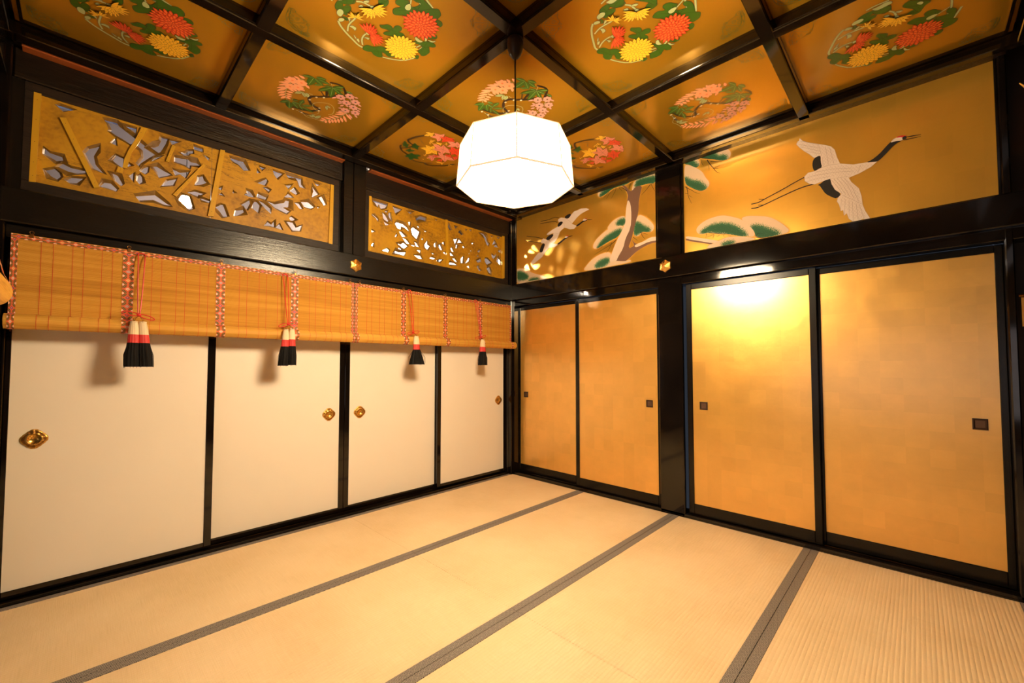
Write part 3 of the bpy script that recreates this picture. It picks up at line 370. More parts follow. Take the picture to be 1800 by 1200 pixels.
(-164,26),20]],'pf':[[(12,-113),(-35,-143),18],[(15,-110),(-29,-81),18],[(23,-90),(-18,-67),22],[(-224,56),(-164,72),20],[(-216,49),(-187,21),15],[(-222,43),
(-216,7),13],[(-17,53),(-29,85),12],[(-26,53),(-65,76),12]],'pa':[[(52,-199),(9,-249)],[(36,-200),(-23,-239)],[(-8,-198),(-58,-239)],[(-22,-197),
(-88,-230)],[(-55,-190),(-113,-219)],[(-85,-184),(-136,-206)],[(-112,-174),(-155,-188)],[(-53,-189),(-40,-152)],[(-79,-182),(-69,-149)],[(-104,-174),
(-90,-144)],[(-115,-169),(-121,-141)],[(74,-199),(71,-240)],[(63,-196),(47,-230)],[(129,-168),(133,-201)],[(157,-148),(161,-182)],[(102,-122),
(79,-95)],[(41,-128),(35,-107)],[(2,-166),(-4,-140)],[(-11,-185),(-23,-151)],[(-8,186),(-47,131)],[(-32,181),(-75,135)],[(-89,173),(-106,128)],[(-126,161),
(-131,115)],[(-153,144),(-168,96)],[(-193,120),(-190,84)],[(-209,114),(-221,88)],[(-16,188),(-57,242)],[(-48,184),(-110,230)],[(-83,179),
(-132,213)],[(-111,171),(-157,199)],[(-132,159),(-174,183)],[(-154,148),(-190,167)],[(-172,135),(-210,153)],[(-197,121),(-227,131)]],'ba':[(88,-197),(103,-149),
(15,-187),(43,-149)],'bb':[(191,120),(142,81),(111,133),(160,173),(95,188),(25,164),(46,225)],'pb':[[(126,65),(89,46)],[(97,112),(92,82)],[(91,115),
(63,96)],[(204,141),(210,167)],[(148,195),(141,223)],[(103,212),(112,235)],[(88,216),(78,243)],[(30,142),(15,119)],[(-2,156),(-22,136)],[(-3,200),
(-35,240)],[(20,231),(-2,262)],[(84,141),(73,162)],[(73,131),(44,120)]]},'MA':{'st':[('Y',(10,-36),[(-35,-119),(37,-114),(77,-61),(-26,43),(-90,-24)]),
('Y',(206,-163),[(190,-216),(231,-172),(160,-151),(140,-198)]),('P',(220,-98),[(226,-165),(273,-102),(206,-68),(144,-75),(162,-154)]),
('R',(230,-45),[(212,-105),(254,-86),(276,-4),(242,26),(162,-48)]),('P',(217,70),[(203,-26),(254,32),(233,104),(205,134),(178,98),(137,20)]),
('Y',(131,-42),[(128,-81),(154,-37),(114,-21)]),('Y',(165,-8),[(187,-19),(172,8),(149,13),(146,-8)]),('R',(123,123),[(81,33),(162,44),(198,118),(132,192),
(84,196),(53,125)]),('P',(78,30),[(91,-80),(141,-13),(70,111),(7,70),(14,-37)]),('P',(-83,45),[(-83,-7),(-37,22),(-75,73),(-151,74),(-132,7)]),
('R',(-56,50),[(-76,25),(-20,60),(-69,69)]),('R',(-83,118),[(-114,98),(-53,111),(-98,147)]),('R',(43,188),[(34,148),(84,176),(62,206),(2,201)]),
('R',(25,129),[(34,81),(58,110),(26,161),(-19,138)]),('P',(-10,105),[(12,25),(24,97),(-2,208),(-79,165),(-67,60)]),('Y',(-114,164),[(-134,101),(-89,167),
(-143,175)]),('G',(-79,-226),[(-30,-262),(-47,-205),(-108,-188),(-118,-226),(-74,-259)]),('G',(-49,-159),[(3,-188),(-7,-133),(-70,-112),(-82,-163)]),
('G',(-128,-159),[(-98,-169),(-101,-118),(-162,-142),(-158,-178)]),('G',(-194,-97),[(-146,-122),(-134,-44),(-197,-21),(-268,-63),
(-247,-133)])],'br':[[(182,-174),(140,-202),(73,-237),(18,-250),(-8,-250),(-33,-210),(-39,-178),(-73,-173),(-137,-207),(-146,-225),13],[(-102,-248),(-139,-238),
(-175,-204),(-195,-155),(-204,-112),13],[(154,-163),(110,-206),(65,-232),6],[(12,-239),(59,-229),(77,-176),5],[(61,-173),(40,-134),4],[(-251,-52),(-254,-1),
(-229,46),(-174,100),9],[(-230,56),(-241,90),(-193,160),(-133,212),(-55,249),14]],'dt':[(102,-106),(97,-65),(113,-59),(-171,15),(-136,28),(-105,-16),(123,-113),
(115,-47),(-92,229),(86,-103),(136,-109)]}}

# ---------------------------------------------------------------- mesh helpers
class MB:
    def __init__(s): s.v = []; s.f = []; s.m = []; s.uv = {}
    def add(s, vs, fs, mi=0):
        k = len(s.v); s.v += [tuple(p) for p in vs]; s.f += [tuple(i+k for i in f) for f in fs]; s.m += [mi]*len(fs)
    def box(s, x0, x1, y0, y1, z0, z1, mi=0, bev=0.0):
        if bev <= 0:
            s.add([(x, y, z) for x in (x0, x1) for y in (y0, y1) for z in (z0, z1)],
                  [(0, 1, 3, 2), (4, 6, 7, 5), (0, 4, 5, 1), (2, 3, 7, 6), (0, 2, 6, 4), (1, 5, 7, 3)], mi); return
        bm = bmesh.new(); bmesh.ops.create_cube(bm, size=1)
        for q in bm.verts: q.co = Vector(((x0+x1)/2+q.co.x*(x1-x0), (y0+y1)/2+q.co.y*(y1-y0), (z0+z1)/2+q.co.z*(z1-z0)))
        bmesh.ops.bevel(bm, geom=bm.edges[:], offset=bev, segments=1, affect='EDGES', profile=0.5)
        bm.verts.index_update(); s.add([q.co for q in bm.verts], [[q.index for q in f.verts] for f in bm.faces], mi); bm.free()
    def tube(s, pts, r, n=8, mi=0, caps=True, closed=False):
        pts = [Vector(p) for p in pts]; N = len(pts); rr = r if isinstance(r, (list, tuple)) else [r]*N; vs = []
        ref = None
        for i, p in enumerate(pts):
            if closed: t = pts[(i+1) % N]-pts[i-1]
            else: t = pts[min(i+1, N-1)]-pts[max(i-1, 0)]
            t.normalize()
            if ref is None: ref = t.orthogonal().normalized()
            ref = (ref - t*ref.dot(t)).normalized(); bi = t.cross(ref)
            for k in range(n):
                a = 2*PI*k/n; vs.append(p+(ref*math.cos(a)+bi*math.sin(a))*rr[i])
        fs = []
        for i in range(N if closed else N-1):
            for k in range(n):
                j = (i+1) % N; fs.append((i*n+k, i*n+(k+1) % n, j*n+(k+1) % n, j*n+k))
        if caps and not closed: fs += [tuple(range(n))[::-1], tuple((N-1)*n+k for k in range(n))]
        s.add(vs, fs, mi)
    def lathe(s, c, prof, n=16, mi=0, axis='z', wob=None):
        vs = []
        for (r, h) in prof:
            for k in range(n):
                a = 2*PI*k/n; q = r*(wob(a, h) if wob else 1)
                p = (q*math.cos(a), q*math.sin(a), h)
                if axis == 'x': p = (p[2], p[0], p[1])
                if axis == 'y': p = (p[0], -p[2], p[1])
                vs.append((c[0]+p[0], c[1]+p[1], c[2]+p[2]))
        fs = [(i*n+k, i*n+(k+1) % n, (i+1)*n+(k+1) % n, (i+1)*n+k) for i in range(len(prof)-1) for k in range(n)]
        fs += [tuple(range(n))[::-1], tuple((len(prof)-1)*n+k for k in range(n))]
        s.add(vs, fs, mi)
    def prism(s, poly, d0, d1, f, mi=0):
        """poly 2D; f(u,v,d)->3D; extruded from depth d0 to d1"""
        n_ = len(poly); vs = [f(u, v, d0) for u, v in poly]+[f(u, v, d1) for u, v in poly]
        tri = geometry.tessellate_polygon([[Vector((u, v, 0)) for u, v in poly]])
        fs = [tuple(t) for t in tri]+[tuple(i+n_ for i in t)[::-1] for t in tri]
        fs += [(i, (i+1) % n_, (i+1) % n_+n_, i+n_) for i in range(n_)]
        s.add(vs, fs, mi)
    def mesh(s, name, mats, smooth=False, fix=True):
        me = bpy.data.meshes.new(name); me.from_pydata(s.v, [], s.f)
        for q in (mats if isinstance(mats, (list, tuple)) else [mats]): me.materials.append(q)
        me.polygons.foreach_set('material_index', s.m)
        if smooth: me.polygons.foreach_set('use_smooth', [True]*len(s.f))
        if fix:
            bm = bmesh.new(); bm.from_mesh(me); bmesh.ops.recalc_face_normals(bm, faces=bm.faces[:]); bm.to_mesh(me); bm.free()
        me.update(); return me
    def obj(s, name, mats, parent=None, smooth=False, fix=True, loc=None):
        o = bpy.data.objects.new(name, s.mesh(name, mats, smooth, fix)); C.objects.link(o)
        if parent: o.parent = parent
        if loc: o.location = loc
        return o
def tag(o, label=None, cat=None, group=None, kind=None):
    if label: o['label'] = label
    if cat: o['category'] = cat
    if group: o['group'] = group
    if kind: o['kind'] = kind
    return o
def empty(name, loc=(0, 0, 0), rz=0):
    o = bpy.data.objects.new(name, None); C.objects.link(o); o.location = loc; o.rotation_euler.z = rz; o.empty_display_size = 0.1; return o
def child(name, me, parent, loc=(0, 0, 0)):
    o = bpy.data.objects.new(name, me); C.objects.link(o); o.parent = parent; o.location = loc; return o
def box(name, mt, parent, *b, bev=0.003): 
    q = MB(); q.box(*b, bev=bev); return q.obj(name, mt, parent)
def chaikin(p, it=1, closed=True):
    for _ in range(it):
        o = []; N = len(p)
        rng = range(N) if closed else range(N-1)
        if not closed: o.append(p[0])
        for i in rng:
            a, b_ = p[i], p[(i+1) % N]
            o += [(a[0]*.75+b_[0]*.25, a[1]*.75+b_[1]*.25), (a[0]*.25+b_[0]*.75, a[1]*.25+b_[1]*.75)]
        if not closed: o.append(p[-1])
        p = o
    return p
class Paint:
    """flat painted figures: coloured patches laid over one another on a board, one mesh"""
    def __init__(s, f, step=0.00008): s.mb = MB(); s.f = f; s.keys = []; s.d = 0.0003; s.step = step
    def mi(s, k):
        if k not in s.keys: s.keys.append(k)
        return s.keys.index(k)
    def up(s): s.d += s.step
    def poly(s, k, p, raise_=True):
        if raise_: s.up()
        try: tri = geometry.tessellate_polygon([[Vector((u, v, 0)) for u, v in p]])
        except Exception: return
        s.mb.add([s.f(u, v, s.d) for u, v in p], [tuple(t) for t in tri], s.mi(k))
    def line(s, k, p, w_, closed=False, raise_=True, taper=False):
        if raise_: s.up()
        N = len(p); L, R = [], []
        for i in range(N):
            a = p[i-1] if (closed or i > 0) else p[i]; c = p[(i+1) % N] if (closed or i < N-1) else p[i]
            dx, dy = c[0]-a[0], c[1]-a[1]; q = math.hypot(dx, dy) or 1
            ww = w_*(1-0.75*i/(N-1)) if taper else w_
            nx, ny = -dy/q*ww/2, dx/q*ww/2
            L.append((p[i][0]+nx, p[i][1]+ny)); R.append((p[i][0]-nx, p[i][1]-ny))
        fs = [(i, (i+1) % N, N+(i+1) % N, N+i) for i in range(N if closed else N-1)]
        s.mb.add([s.f(u, v, s.d) for u, v in L+R], fs, s.mi(k))
    def outl(s, k, p, ok='o', w_=0.0022): s.poly(k, p); s.line(ok, p, w_, True, raise_=True)
    def petal(s, k, c, ang, r0, r1, w_, ok='o', hl=None, ow=0.0011):
        def shp(e):
            o = []
            for t, q in ((0, 0.25), (0.3, 0.85), (0.6, 1.0), (0.85, 0.55), (1, 0.02)):
                o.append((r0-e+(r1+1.6*e-r0+e)*t, (w_/2+e)*q))
            o += [(a, -b_) for a, b_ in o[::-1]]
            return [(c[0]+a*math.cos(ang)-b_*math.sin(ang), c[1]+a*math.sin(ang)+b_*math.cos(ang)) for a, b_ in o]
        s.poly(ok, shp(ow)); s.poly(k, shp(0))
        if hl:
            rr0, rr1, w0 = r0, r1, w_; r0, r1, w_ = r0+(r1-r0)*.15, r1-(r1-r0)*.2, w_*.5
            s.poly(hl, shp(0)); r0, r1, w_ = rr0, rr1, w0
    def leaf(s, k, a, b_, w_, vein='l', ok='o'):
        dx, dy = b_[0]-a[0], b_[1]-a[1]; L = math.hypot(dx, dy); an = math.atan2(dy, dx)
        def shp(e):
            o = [((-e)+(L+2.4*e)*t, (w_/2+e)*q) for t, q in ((0, 0.1), (.18, .72), (.45, 1), (.75, .66), (1, 0))]
            o += [(p, -q) for p, q in o[::-1][1:]]
            return [(a[0]+p*math.cos(an)-q*math.sin(an), a[1]+p*math.sin(an)+q*math.cos(an)) for p, q in o]
        s.poly(ok, shp(0.0016)); s.poly(k, shp(0)); 
        if vein: s.line(vein, [a, (a[0]+dx*.85, a[1]+dy*.85)], 0.0022)
    def obj(s, name, parent, loc=(0, 0, 0)):
        return child(name, s.mb.mesh(name, [PM[k] for k in s.keys], fix=False), parent, loc)
def mm_(p): return [(a/1000, b_/1000) for a, b_ in p]

# ================================================================ FLOOR
floor = empty('floor'); tag(floor, 'floor of pale rush tatami mats with patterned cloth borders', 'floor', kind='structure')
box('floor_base', dark_wall, floor, -2.2, 6.5, -8.0, 0.4, -0.12, -0.055, bev=0)
def tatami(x0, x1, y0, y1, bl=True, br=True):
    q = MB(); BW = 0.0436; a0 = x0+(BW if bl else 0)-0.001; a1 = x1-(BW if br else 0)+0.001
    nr = int(round((a1-a0)/0.0165)); cols = []
    for i in range(nr):
        for k, h in ((0.0, -0.0015), (0.25, -0.0004), (0.5, 0.0), (0.75, -0.0004)): cols.append((a0+(a1-a0)*(i+k)/nr, h))
    cols.append((a1, -0.0015)); g = 0.0012
    vs = [(x, y0+0.0018, z) for x, z in cols]+[(x, y1-0.0018, z) for x, z in cols]; N = len(cols)
    q.add(vs, [(i, i+1, N+i+1, N+i) for i in range(N-1)])
    q.box(x0+g, x1-g, y0+0.0018, y1-0.0018, -0.055, -0.003)
    o = q.obj('tatami_mat', rush, floor)
    for s_, on in ((0, bl), (1, br)):
        if not on: continue
        u0, u1 = (x0+g, x0+BW) if s_ == 0 else (x1-BW, x1-g)
        e = MB(); e.box(u0, u1, y0+0.0003, y1-0.0003, -0.02, 0.0012, bev=0.0008)
        w_ = e.obj('cloth_border', border_cloth, o)
XC = [-0.0466, 0.945, 1.90, 2.857, 3.817, 4.77]
YR = [0.0, -1.937, -3.855, -5.77, -7.7]
for i in range(5):
    for j in range(4):
        if i == 4 and j > 2: continue
        tatami(XC[i], XC[i+1], YR[j+1], YR[j])

# ================================================================ LEFT WALL (plane x about 0, runs along y)
wl = empty('wall_left'); tag(wl, 'left wall of black timber framing with sliding doors', 'wall', kind='structure')
YL = -3.835
box('sill', lacquer, wl, -0.21, -0.0475, YL, 0.0, -0.05, 0.006)
for a, c in ((-0.068, -0.0475), (-0.122, -0.116), (-0.165, -0.158), (-0.21, -0.19)): box('sill_rib', lacquer, wl, a, c, YL, 0.0, 0.004, 0.022, bev=0.002)
box('lintel', oldwood, wl, -0.21, -0.004, YL, 0.0, 1.945, 2.012)
box('frieze_rail', oldwood, wl, -0.03, 0.02, YL-0.03, -0.02, 2.022, 2.206, bev=0.006)
box('frieze_rail_backing', oldwood, wl, -0.20, -0.03, YL, 0.0, 2.012, 2.208, bev=0)
box('middle_post', oldwood, wl, -0.21, 0.0, -1.955, -1.846, 2.2, 3.05)
box('post_facing', oldwood, wl, -0.21, -0.006, -2.037, -1.958, 2.2, 3.05)
box('corner_post', lacquer, wl, -0.22, -0.002, -0.030, 0.10, -0.05, 3.05)
for y0, y1 in ((YL, -2.037), (-1.846, -0.03)):
    box('upper_beam', roughwood, wl, -0.20, -0.035, y0, y1, 2.828, 2.99, bev=0.006)
    box('upper_beam_shadow_board', roughwood, wl, -0.2, 0.062, y0, y1, 2.9915, 3.06, bev=0)
    q = MB(); q.box(-0.033, 0.030, y0+0.03, y1-0.012, 2.974, 2.991, bev=0.002); q.obj('copper_strip', copper, wl)
# jambs at both ends of the doorway
box('door_jamb', lacquer, wl, -0.20, -0.05, -0.036, -0.03, 0.0, 1.95)
box('end_post', lacquer, wl, -0.22, 0.012, -3.95, YL, -0.05, 3.05, bev=0.006)
box('end_post_filler', oldwood, wl, -0.21, -0.05, YL, -3.79, 2.2, 3.05, bev=0)
box('post_filler', oldwood, wl, -0.21, -0.07, -2.07, -2.037, 2.2, 3.05, bev=0)
box('end_post_moulding', lacquer, wl, -0.22, -0.06, YL, YL+0.012, 0.0, 1.95)

def ring_frame(name, mt, parent, axis, d0, d1, u0, u1, z0, z1, wl_, wr_, wt_, wb_):
    """four frame members in a plane; axis 'x': u is y, 'y': u is x"""
    def B(nm, a0, a1, b0, b1):
        if axis == 'x': return box(nm, mt, parent, d0, d1, a0, a1, b0, b1, bev=0.002)
        return box(nm, mt, parent, a0, a1, d0, d1, b0, b1, bev=0.002)
    B('stile', u0, u0+wl_, z0, z1); B('stile', u1-wr_, u1, z0, z1)
    B('top_rail', u0+wl_, u1-wr_, z1-wt_, z1); B('bottom_rail', u0+wl_, u1-wr_, z0, z0+wb_)

def flower_pull(parent, y, z, x):
    """gilt door pull: lobed quatrefoil plate with a round dished centre"""
    q = MB(); n_ = 64
    def rad(a, s_):
        return s_*(0.915+0.065*math.cos(4*a)+0.03*abs(math.sin(8*a)))
    prof = [(0.054, 0.0), (0.054, 0.003), (0.047, 0.0065), (0.034, 0.0045), (0.030, 0.008), (0.026, 0.008), (0.024, 0.002), (0.001, 0.001)]
    vs = []
    for i, (r, h) in enumerate(prof):
        for k in range(n_):
            a = 2*PI*k/n_; rr = rad(a, r) if r > 0.04 else r
            hh = h+(0.0015*math.sin(12*a) if 0.03 < r < 0.05 else 0)
            vs.append((x+hh, y+rr*math.cos(a), z+rr*math.sin(a)))
    fs = [(i*n_+k, i*n_+(k+1) % n_, (i+1)*n_+(k+1) % n_, (i+1)*n_+k) for i in range(len(prof)-1) for k in range(n_)]
    mi = [0]*(2*n_)+[1]*n_+[0]*(2*n_)+[1]*n_+[0]*n_
    q.add(vs, fs); q.m = mi
    return tag(q.obj('door_pull', [brass, brass_dark], parent, smooth=True), 'gilt flower-shaped door pull')
def white_door(num, y0, y1, p0, p1, x, pull, label):
    """y0..y1 outer stiles, p0..p1 the paper field"""
    t = empty('door_%d' % num, (0, 0, 0)); tag(t, label, 'door', 'white paper sliding doors under the blinds', 'structure')
    q = MB(); q.box(x-0.018, x, p0, p1, 0.062, 1.93, bev=0); q.obj('paper_panel', paper_white, t)
    ring_frame('f', lacquer, t, 'x', x-0.024, x+0.006, y0, y1, 0.024, 1.955, p0-y0, y1-p1, 0.03, 0.038)
    flower_pull(t, pull[0], pull[1], x)
    return t
white_door(1, -3.823, -2.886, -3.803, -2.929, -0.10, (-3.708, 0.860), 'leftmost white sliding door, gilt pull at its left edge')
white_door(2, -2.905, -1.952, -2.879, -1.994, -0.14, (-2.080, 0.855), 'second white sliding door, pull at its right edge beside the central stiles')
white_door(3, -1.948, -0.985, -1.905, -1.010, -0.14, (-1.811, 0.853), 'third white sliding door, pull at its left edge beside the central stiles')
white_door(4, -1.006, -0.036, -0.962, -0.063, -0.10, (-0.143, 0.860), 'white sliding door nearest the corner, pull at its right edge')

# ================================================================ RIGHT WALL (plane y about 0, runs along x)
wr = empty('wall_right'); tag(wr, 'right wall of glossy black lacquered timber framing', 'wall', kind='structure')
box('sill', lacquer, wr, -0.0, 3.81, 0.0, 0.16, -0.05, 0.012)
for a, c in ((0.0, 0.028), (0.066, 0.072), (0.106, 0.112), (0.148, 0.16)): box('sill_rib', lacquer, wr, 0.0, 3.9, a, c, 0.01, 0.030, bev=0.002)
box('middle_post', lacquer, wr, 1.783, 1.995, 0.0, 0.16, -0.05, 3.05, bev=0.006)
box('end_post', lacquer, wr, 3.778, 3.812, 0.0, 0.16, -0.05, 3.05, bev=0.006)
box('corner_post', lacquer, wr, 0.0, 0.02, 0.0, 0.16, -0.05, 3.05, bev=0)
box('lintel', lacquer, wr, 0.0, 3.9, 0.003, 0.16, 1.958, 2.03, bev=0.004)
box('frieze_rail', lacquer, wr, -0.01, 3.95, -0.032, 0.0, 2.026, 2.208, bev=0.006)
box('frieze_rail_backing', lacquer, wr, 0.0, 3.9, 0.0, 0.16, 2.03, 2.218, bev=0)
box('wall_plate', roughwood, wr, 0.0, 3.812, -0.095, 0.16, 2.998, 3.06, bev=0)
for x0, x1 in ((0.02, 0.034), (1.765, 1.783), (1.995, 2.014), (3.766, 3.778)): box('mural_moulding', lacquer, wr, x0, x1, 0.012, 0.06, 2.21, 3.03, bev=0.002)

def square_pull(parent, x, y, z):
    q = MB(); a, b_, dd = 0.031, 0.022, 0.0
    ring = lambda r, d: [(x-r, y-d, z-r*1.05), (x+r, y-d, z-r*1.05), (x+r, y-d, z+r*1.05), (x-r, y-d, z+r*1.05)]
    L = [ring(a, 0.0), ring(a, 0.004), ring(b_+0.003, 0.005), ring(b_, 0.0035), ring(b_-0.002, 0.001), ring(0.0001, 0.001)]
    vs = sum(L, []); fs = [(i*4+k, i*4+(k+1) % 4, (i+1)*4+(k+1) % 4, (i+1)*4+k) for i in range(5) for k in range(4)]
    q.add(vs, fs); q.m = [0]*16+[1]*4
    return tag(q.obj('door_pull', [pull_brown, pull_pit], parent, fix=False), 'square dark bronze recessed pull')
def gold_door_(num, x0, x1, p0, p1, y, zt, pull, label, wide):
    t = empty('door_%d' % num, (0, 0, 0)); tag(t, label, 'door', 'gold leaf sliding doors', 'structure')
    q = MB(); q.box(p0, p1, y, y+0.018, 0.117, zt, bev=0); q.obj('gold_leaf_panel', gold_door, t)
    def B(nm, *bb): box(nm, doorframe, t, *bb, bev=0.003)
    B('stile', x0, p0, y-0.008, y+0.024, 0.03, 1.955); B('stile', p1, x1, y-0.008, y+0.024, 0.03, 1.955)
    B('top_rail', p0, p1, y-0.008, y+0.024, zt, 1.955); B('bottom_rail', p0, p1, y-0.008, y+0.024, 0.03, 0.117)
    square_pull(t, pull[0], y-0.0005, pull[1]); return t
gold_door_(5, 0.02, 0.865, 0.040, 0.833, 0.09, 1.915, (0.127, 0.926), 'gold leaf sliding door nearest the corner, pull at its left edge', 0)
gold_door_(6, 0.865, 1.783, 0.905, 1.748, 0.05, 1.908, (1.669, 0.920), 'gold leaf sliding door just left of the black central post', 0)
gold_door_(7, 2.012, 2.918, 2.056, 2.876, 0.05, 1.908, (2.141, 0.932), 'gold leaf sliding door just right of the central post, brightly lit at top', 0)
gold_door_(8, 2.900, 3.778, 2.934, 3.746, 0.09, 1.910, (3.666, 0.927), 'rightmost gold leaf sliding door, widest in view, pull at its right edge', 0)

# ================================================================ MURALS
def flat_y(y): return lambda u, v, d: (u, y-d, v)
def mural(name, x0, x1, label):
    q = MB(); q.box(x0, x1, 0.03, 0.045, 2.215, 3.03, bev=0)
    o = q.obj(name, gold_mural); return tag(o, label, 'painting')
m1 = mural('mural_panel', 0.030, 1.768, 'long gold mural left of the post with two cranes and a bent pine')
m2 = mural('mural_panel', 2.010, 3.770, 'long gold mural right of the post with one large flying crane')
YM = 0.03
def clip_box(p, x0, x1, z0, z1):
    def clip(p, ins, isec):
        o = []
        for i in range(len(p)):
            a, b_ = p[i-1], p[i]
            if ins(b_):
                if not ins(a): o.append(isec(a, b_))
                o.append(b_)
            elif ins(a): o.append(isec(a, b_))
        return o
    def ix(c): return lambda a, b_: (c, a[1]+(b_[1]-a[1])*(c-a[0])/(b_[0]-a[0]))
    def iz(c): return lambda a, b_: (a[0]+(b_[0]-a[0])*(c-a[1])/(b_[1]-a[1]), c)
    for ins, isec in ((lambda q: q[0] >= x0, ix(x0)), (lambda q: q[0] <= x1, ix(x1)), (lambda q: q[1] >= z0, iz(z0)), (lambda q: q[1] <= z1, iz(z1))):
        if p: p = clip(p, ins, isec)
    return p
def pdist(p, poly):
    ins = False; dm = 9
    for i in range(len(poly)):
        a, b_ = poly[i-1], poly[i]
        if (a[1] > p[1]) != (b_[1] > p[1]) and p[0] < (b_[0]-a[0])*(p[1]-a[1])/(b_[1]-a[1])+a[0]: ins = not ins
        dx, dy = b_[0]-a[0], b_[1]-a[1]; L = dx*dx+dy*dy or 1e-12
        t = max(0, min(1, ((p[0]-a[0])*dx+(p[1]-a[1])*dy)/L)); dm = min(dm, math.hypot(p[0]-a[0]-t*dx, p[1]-a[1]-t*dy))
    return -dm if ins else dm
def grow(p, e):
    N = len(p); A = sum(p[i-1][0]*p[i][1]-p[i][0]*p[i-1][1] for i in range(N)); sg = 1 if A > 0 else -1; o = []
    for i in range(N):
        a, c = p[i-1], p[(i+1) % N]; dx, dy = c[0]-a[0], c[1]-a[1]; q = math.hypot(dx, dy) or 1
        o.append((p[i][0]+sg*dy/q*e, p[i][1]-sg*dx/q*e))
    return o
def pine(name, parent, clumps, trunk, twigs, x0, x1, label):
    P = Paint(flat_y(YM)); cb = lambda p: clip_box(p, x0+.003, x1-.003, 2.226, 3.02)
    hm = len(clumps)
    Hh = Paint(flat_y(YM)); Hh.d = 0.0003; Hh.step = 0.00005
    for out, _ in clumps:
        g = cb(grow(chaikin(mm_(out), 2), 0.010))
        if g: Hh.poly('H', g)
    P.d = 0.0007
    for c, p in trunk:
        pp = chaikin(mm_(p), 1)
        if c == 'B':
            P.poly('H', cb(grow(pp, 0.006)))
        P.poly(c, cb(pp))
    base = P.obj(name, parent); tag(base, label)
    Hh.obj('foliage_halo', base)['kind'] = 'stuff'
    # needle pads with a soft green/pale stipple
    q = MB(); att = []; d = P.d
    for out, greens in clumps:
        d += 0.00008
        o_ = cb(chaikin(mm_(out), 2))
        if len(o_) < 3: continue
        gs = [chaikin(mm_(g), 1) for g in greens]
        xs = [a for a, _ in o_]; zs = [b_ for _, b_ in o_]; pts = [Vector(p) for p in o_]; st = 0.013
        x = min(xs)
        while x < max(xs):
            z = min(zs)
            while z < max(zs):
                if pdist((x, z), o_) < -0.004: pts.append(Vector((x, z)))
                z += st
            x += st
        nb = len(o_); r = geometry.delaunay_2d_cdt(pts, [(i, (i+1) % nb) for i in range(nb)], [list(range(nb))], 1, 1e-6)
        vv, ff = r[0], r[2]
        q.add([(p[0], YM-d, p[1]) for p in vv], ff)
        for p in vv:
            g = max(max(0, min(1, 0.75-pdist(p, G)/0.06)) for G in gs) if gs else 0
            att.append(g)
    o = q.obj('pine_foliage', needles, base, fix=False)
    a = o.data.attributes.new('green', 'FLOAT', 'POINT'); a.data.foreach_set('value', att)
    T = Paint(flat_y(YM)); T.d = d+0.0002
    for c, p, w_ in twigs: T.line(c, chaikin(mm_(p), 1, False), w_*0.0009, taper=True)
    T.obj('pine_twigs', base)['kind'] = 'stuff'
def crane(parent, polys, lines, k, label):
    P = Paint(flat_y(YM)); P.d = 0.0028
    for c, p, w_ in lines:
        if c == 'K': P.line(c, chaikin(mm_(p), 1, False), w_*k)
    for c, p in polys:
        pp = mm_(p) if c == 'W' and len(p) > 10 else chaikin(mm_(p), 1); pp = clip_box(pp, 0.03, 3.76, 2.226, 3.02)
        if c == 'W': P.poly('T', grow(pp, 0.0018))
        P.poly(c, pp)
    P.d += 0.0002
    big = any(c == 'T' for c, _, _ in lines)
    for c, p in polys:           # small scalloped feathers
        pp = mm_(p); xs = [a for a, _ in pp]; zs = [b_ for _, b_ in pp]
        if big and c == 'W' and len(p) > 10:
            z = min(zs); row = 0
            while z < max(zs):
                x = min(xs)+(0.008 if row % 2 else 0)
                while x < max(xs):
                    if x > 2.66 and pdist((x, z), pp) < -0.010: P.line('T', [(x+.007*math.sin(t*PI/5), z+.006*math.cos(t*PI/5)) for t in range(6)], 0.0012, raise_=False)
                    x += 0.017
                z += 0.012; row += 1
    for c, p, w_ in lines:
        if c == 'T': P.line(c, mm_(p), 0.0018)
    tag(P.obj('painted_crane', parent), label)
pine('painted_pine', m1, D['P1'], D['T1'], D['W1'], 0.034, 1.765, 'painted snow-capped pine with bent brown trunk')
pine('painted_pine', m2, D['P2'], D['T2'], D['W2'], 2.014, 3.766, 'painted pine boughs at the left end')
crane(m2, D['CR0'], D['CR0L'], 0.00065, 'large white crane with black neck and red crown')
crane(m1, D['CR1'], D['CR1L'], 0.0007, 'upper small crane'); crane(m1, D['CR2'], D['CR2L'], 0.0007, 'lower small crane')

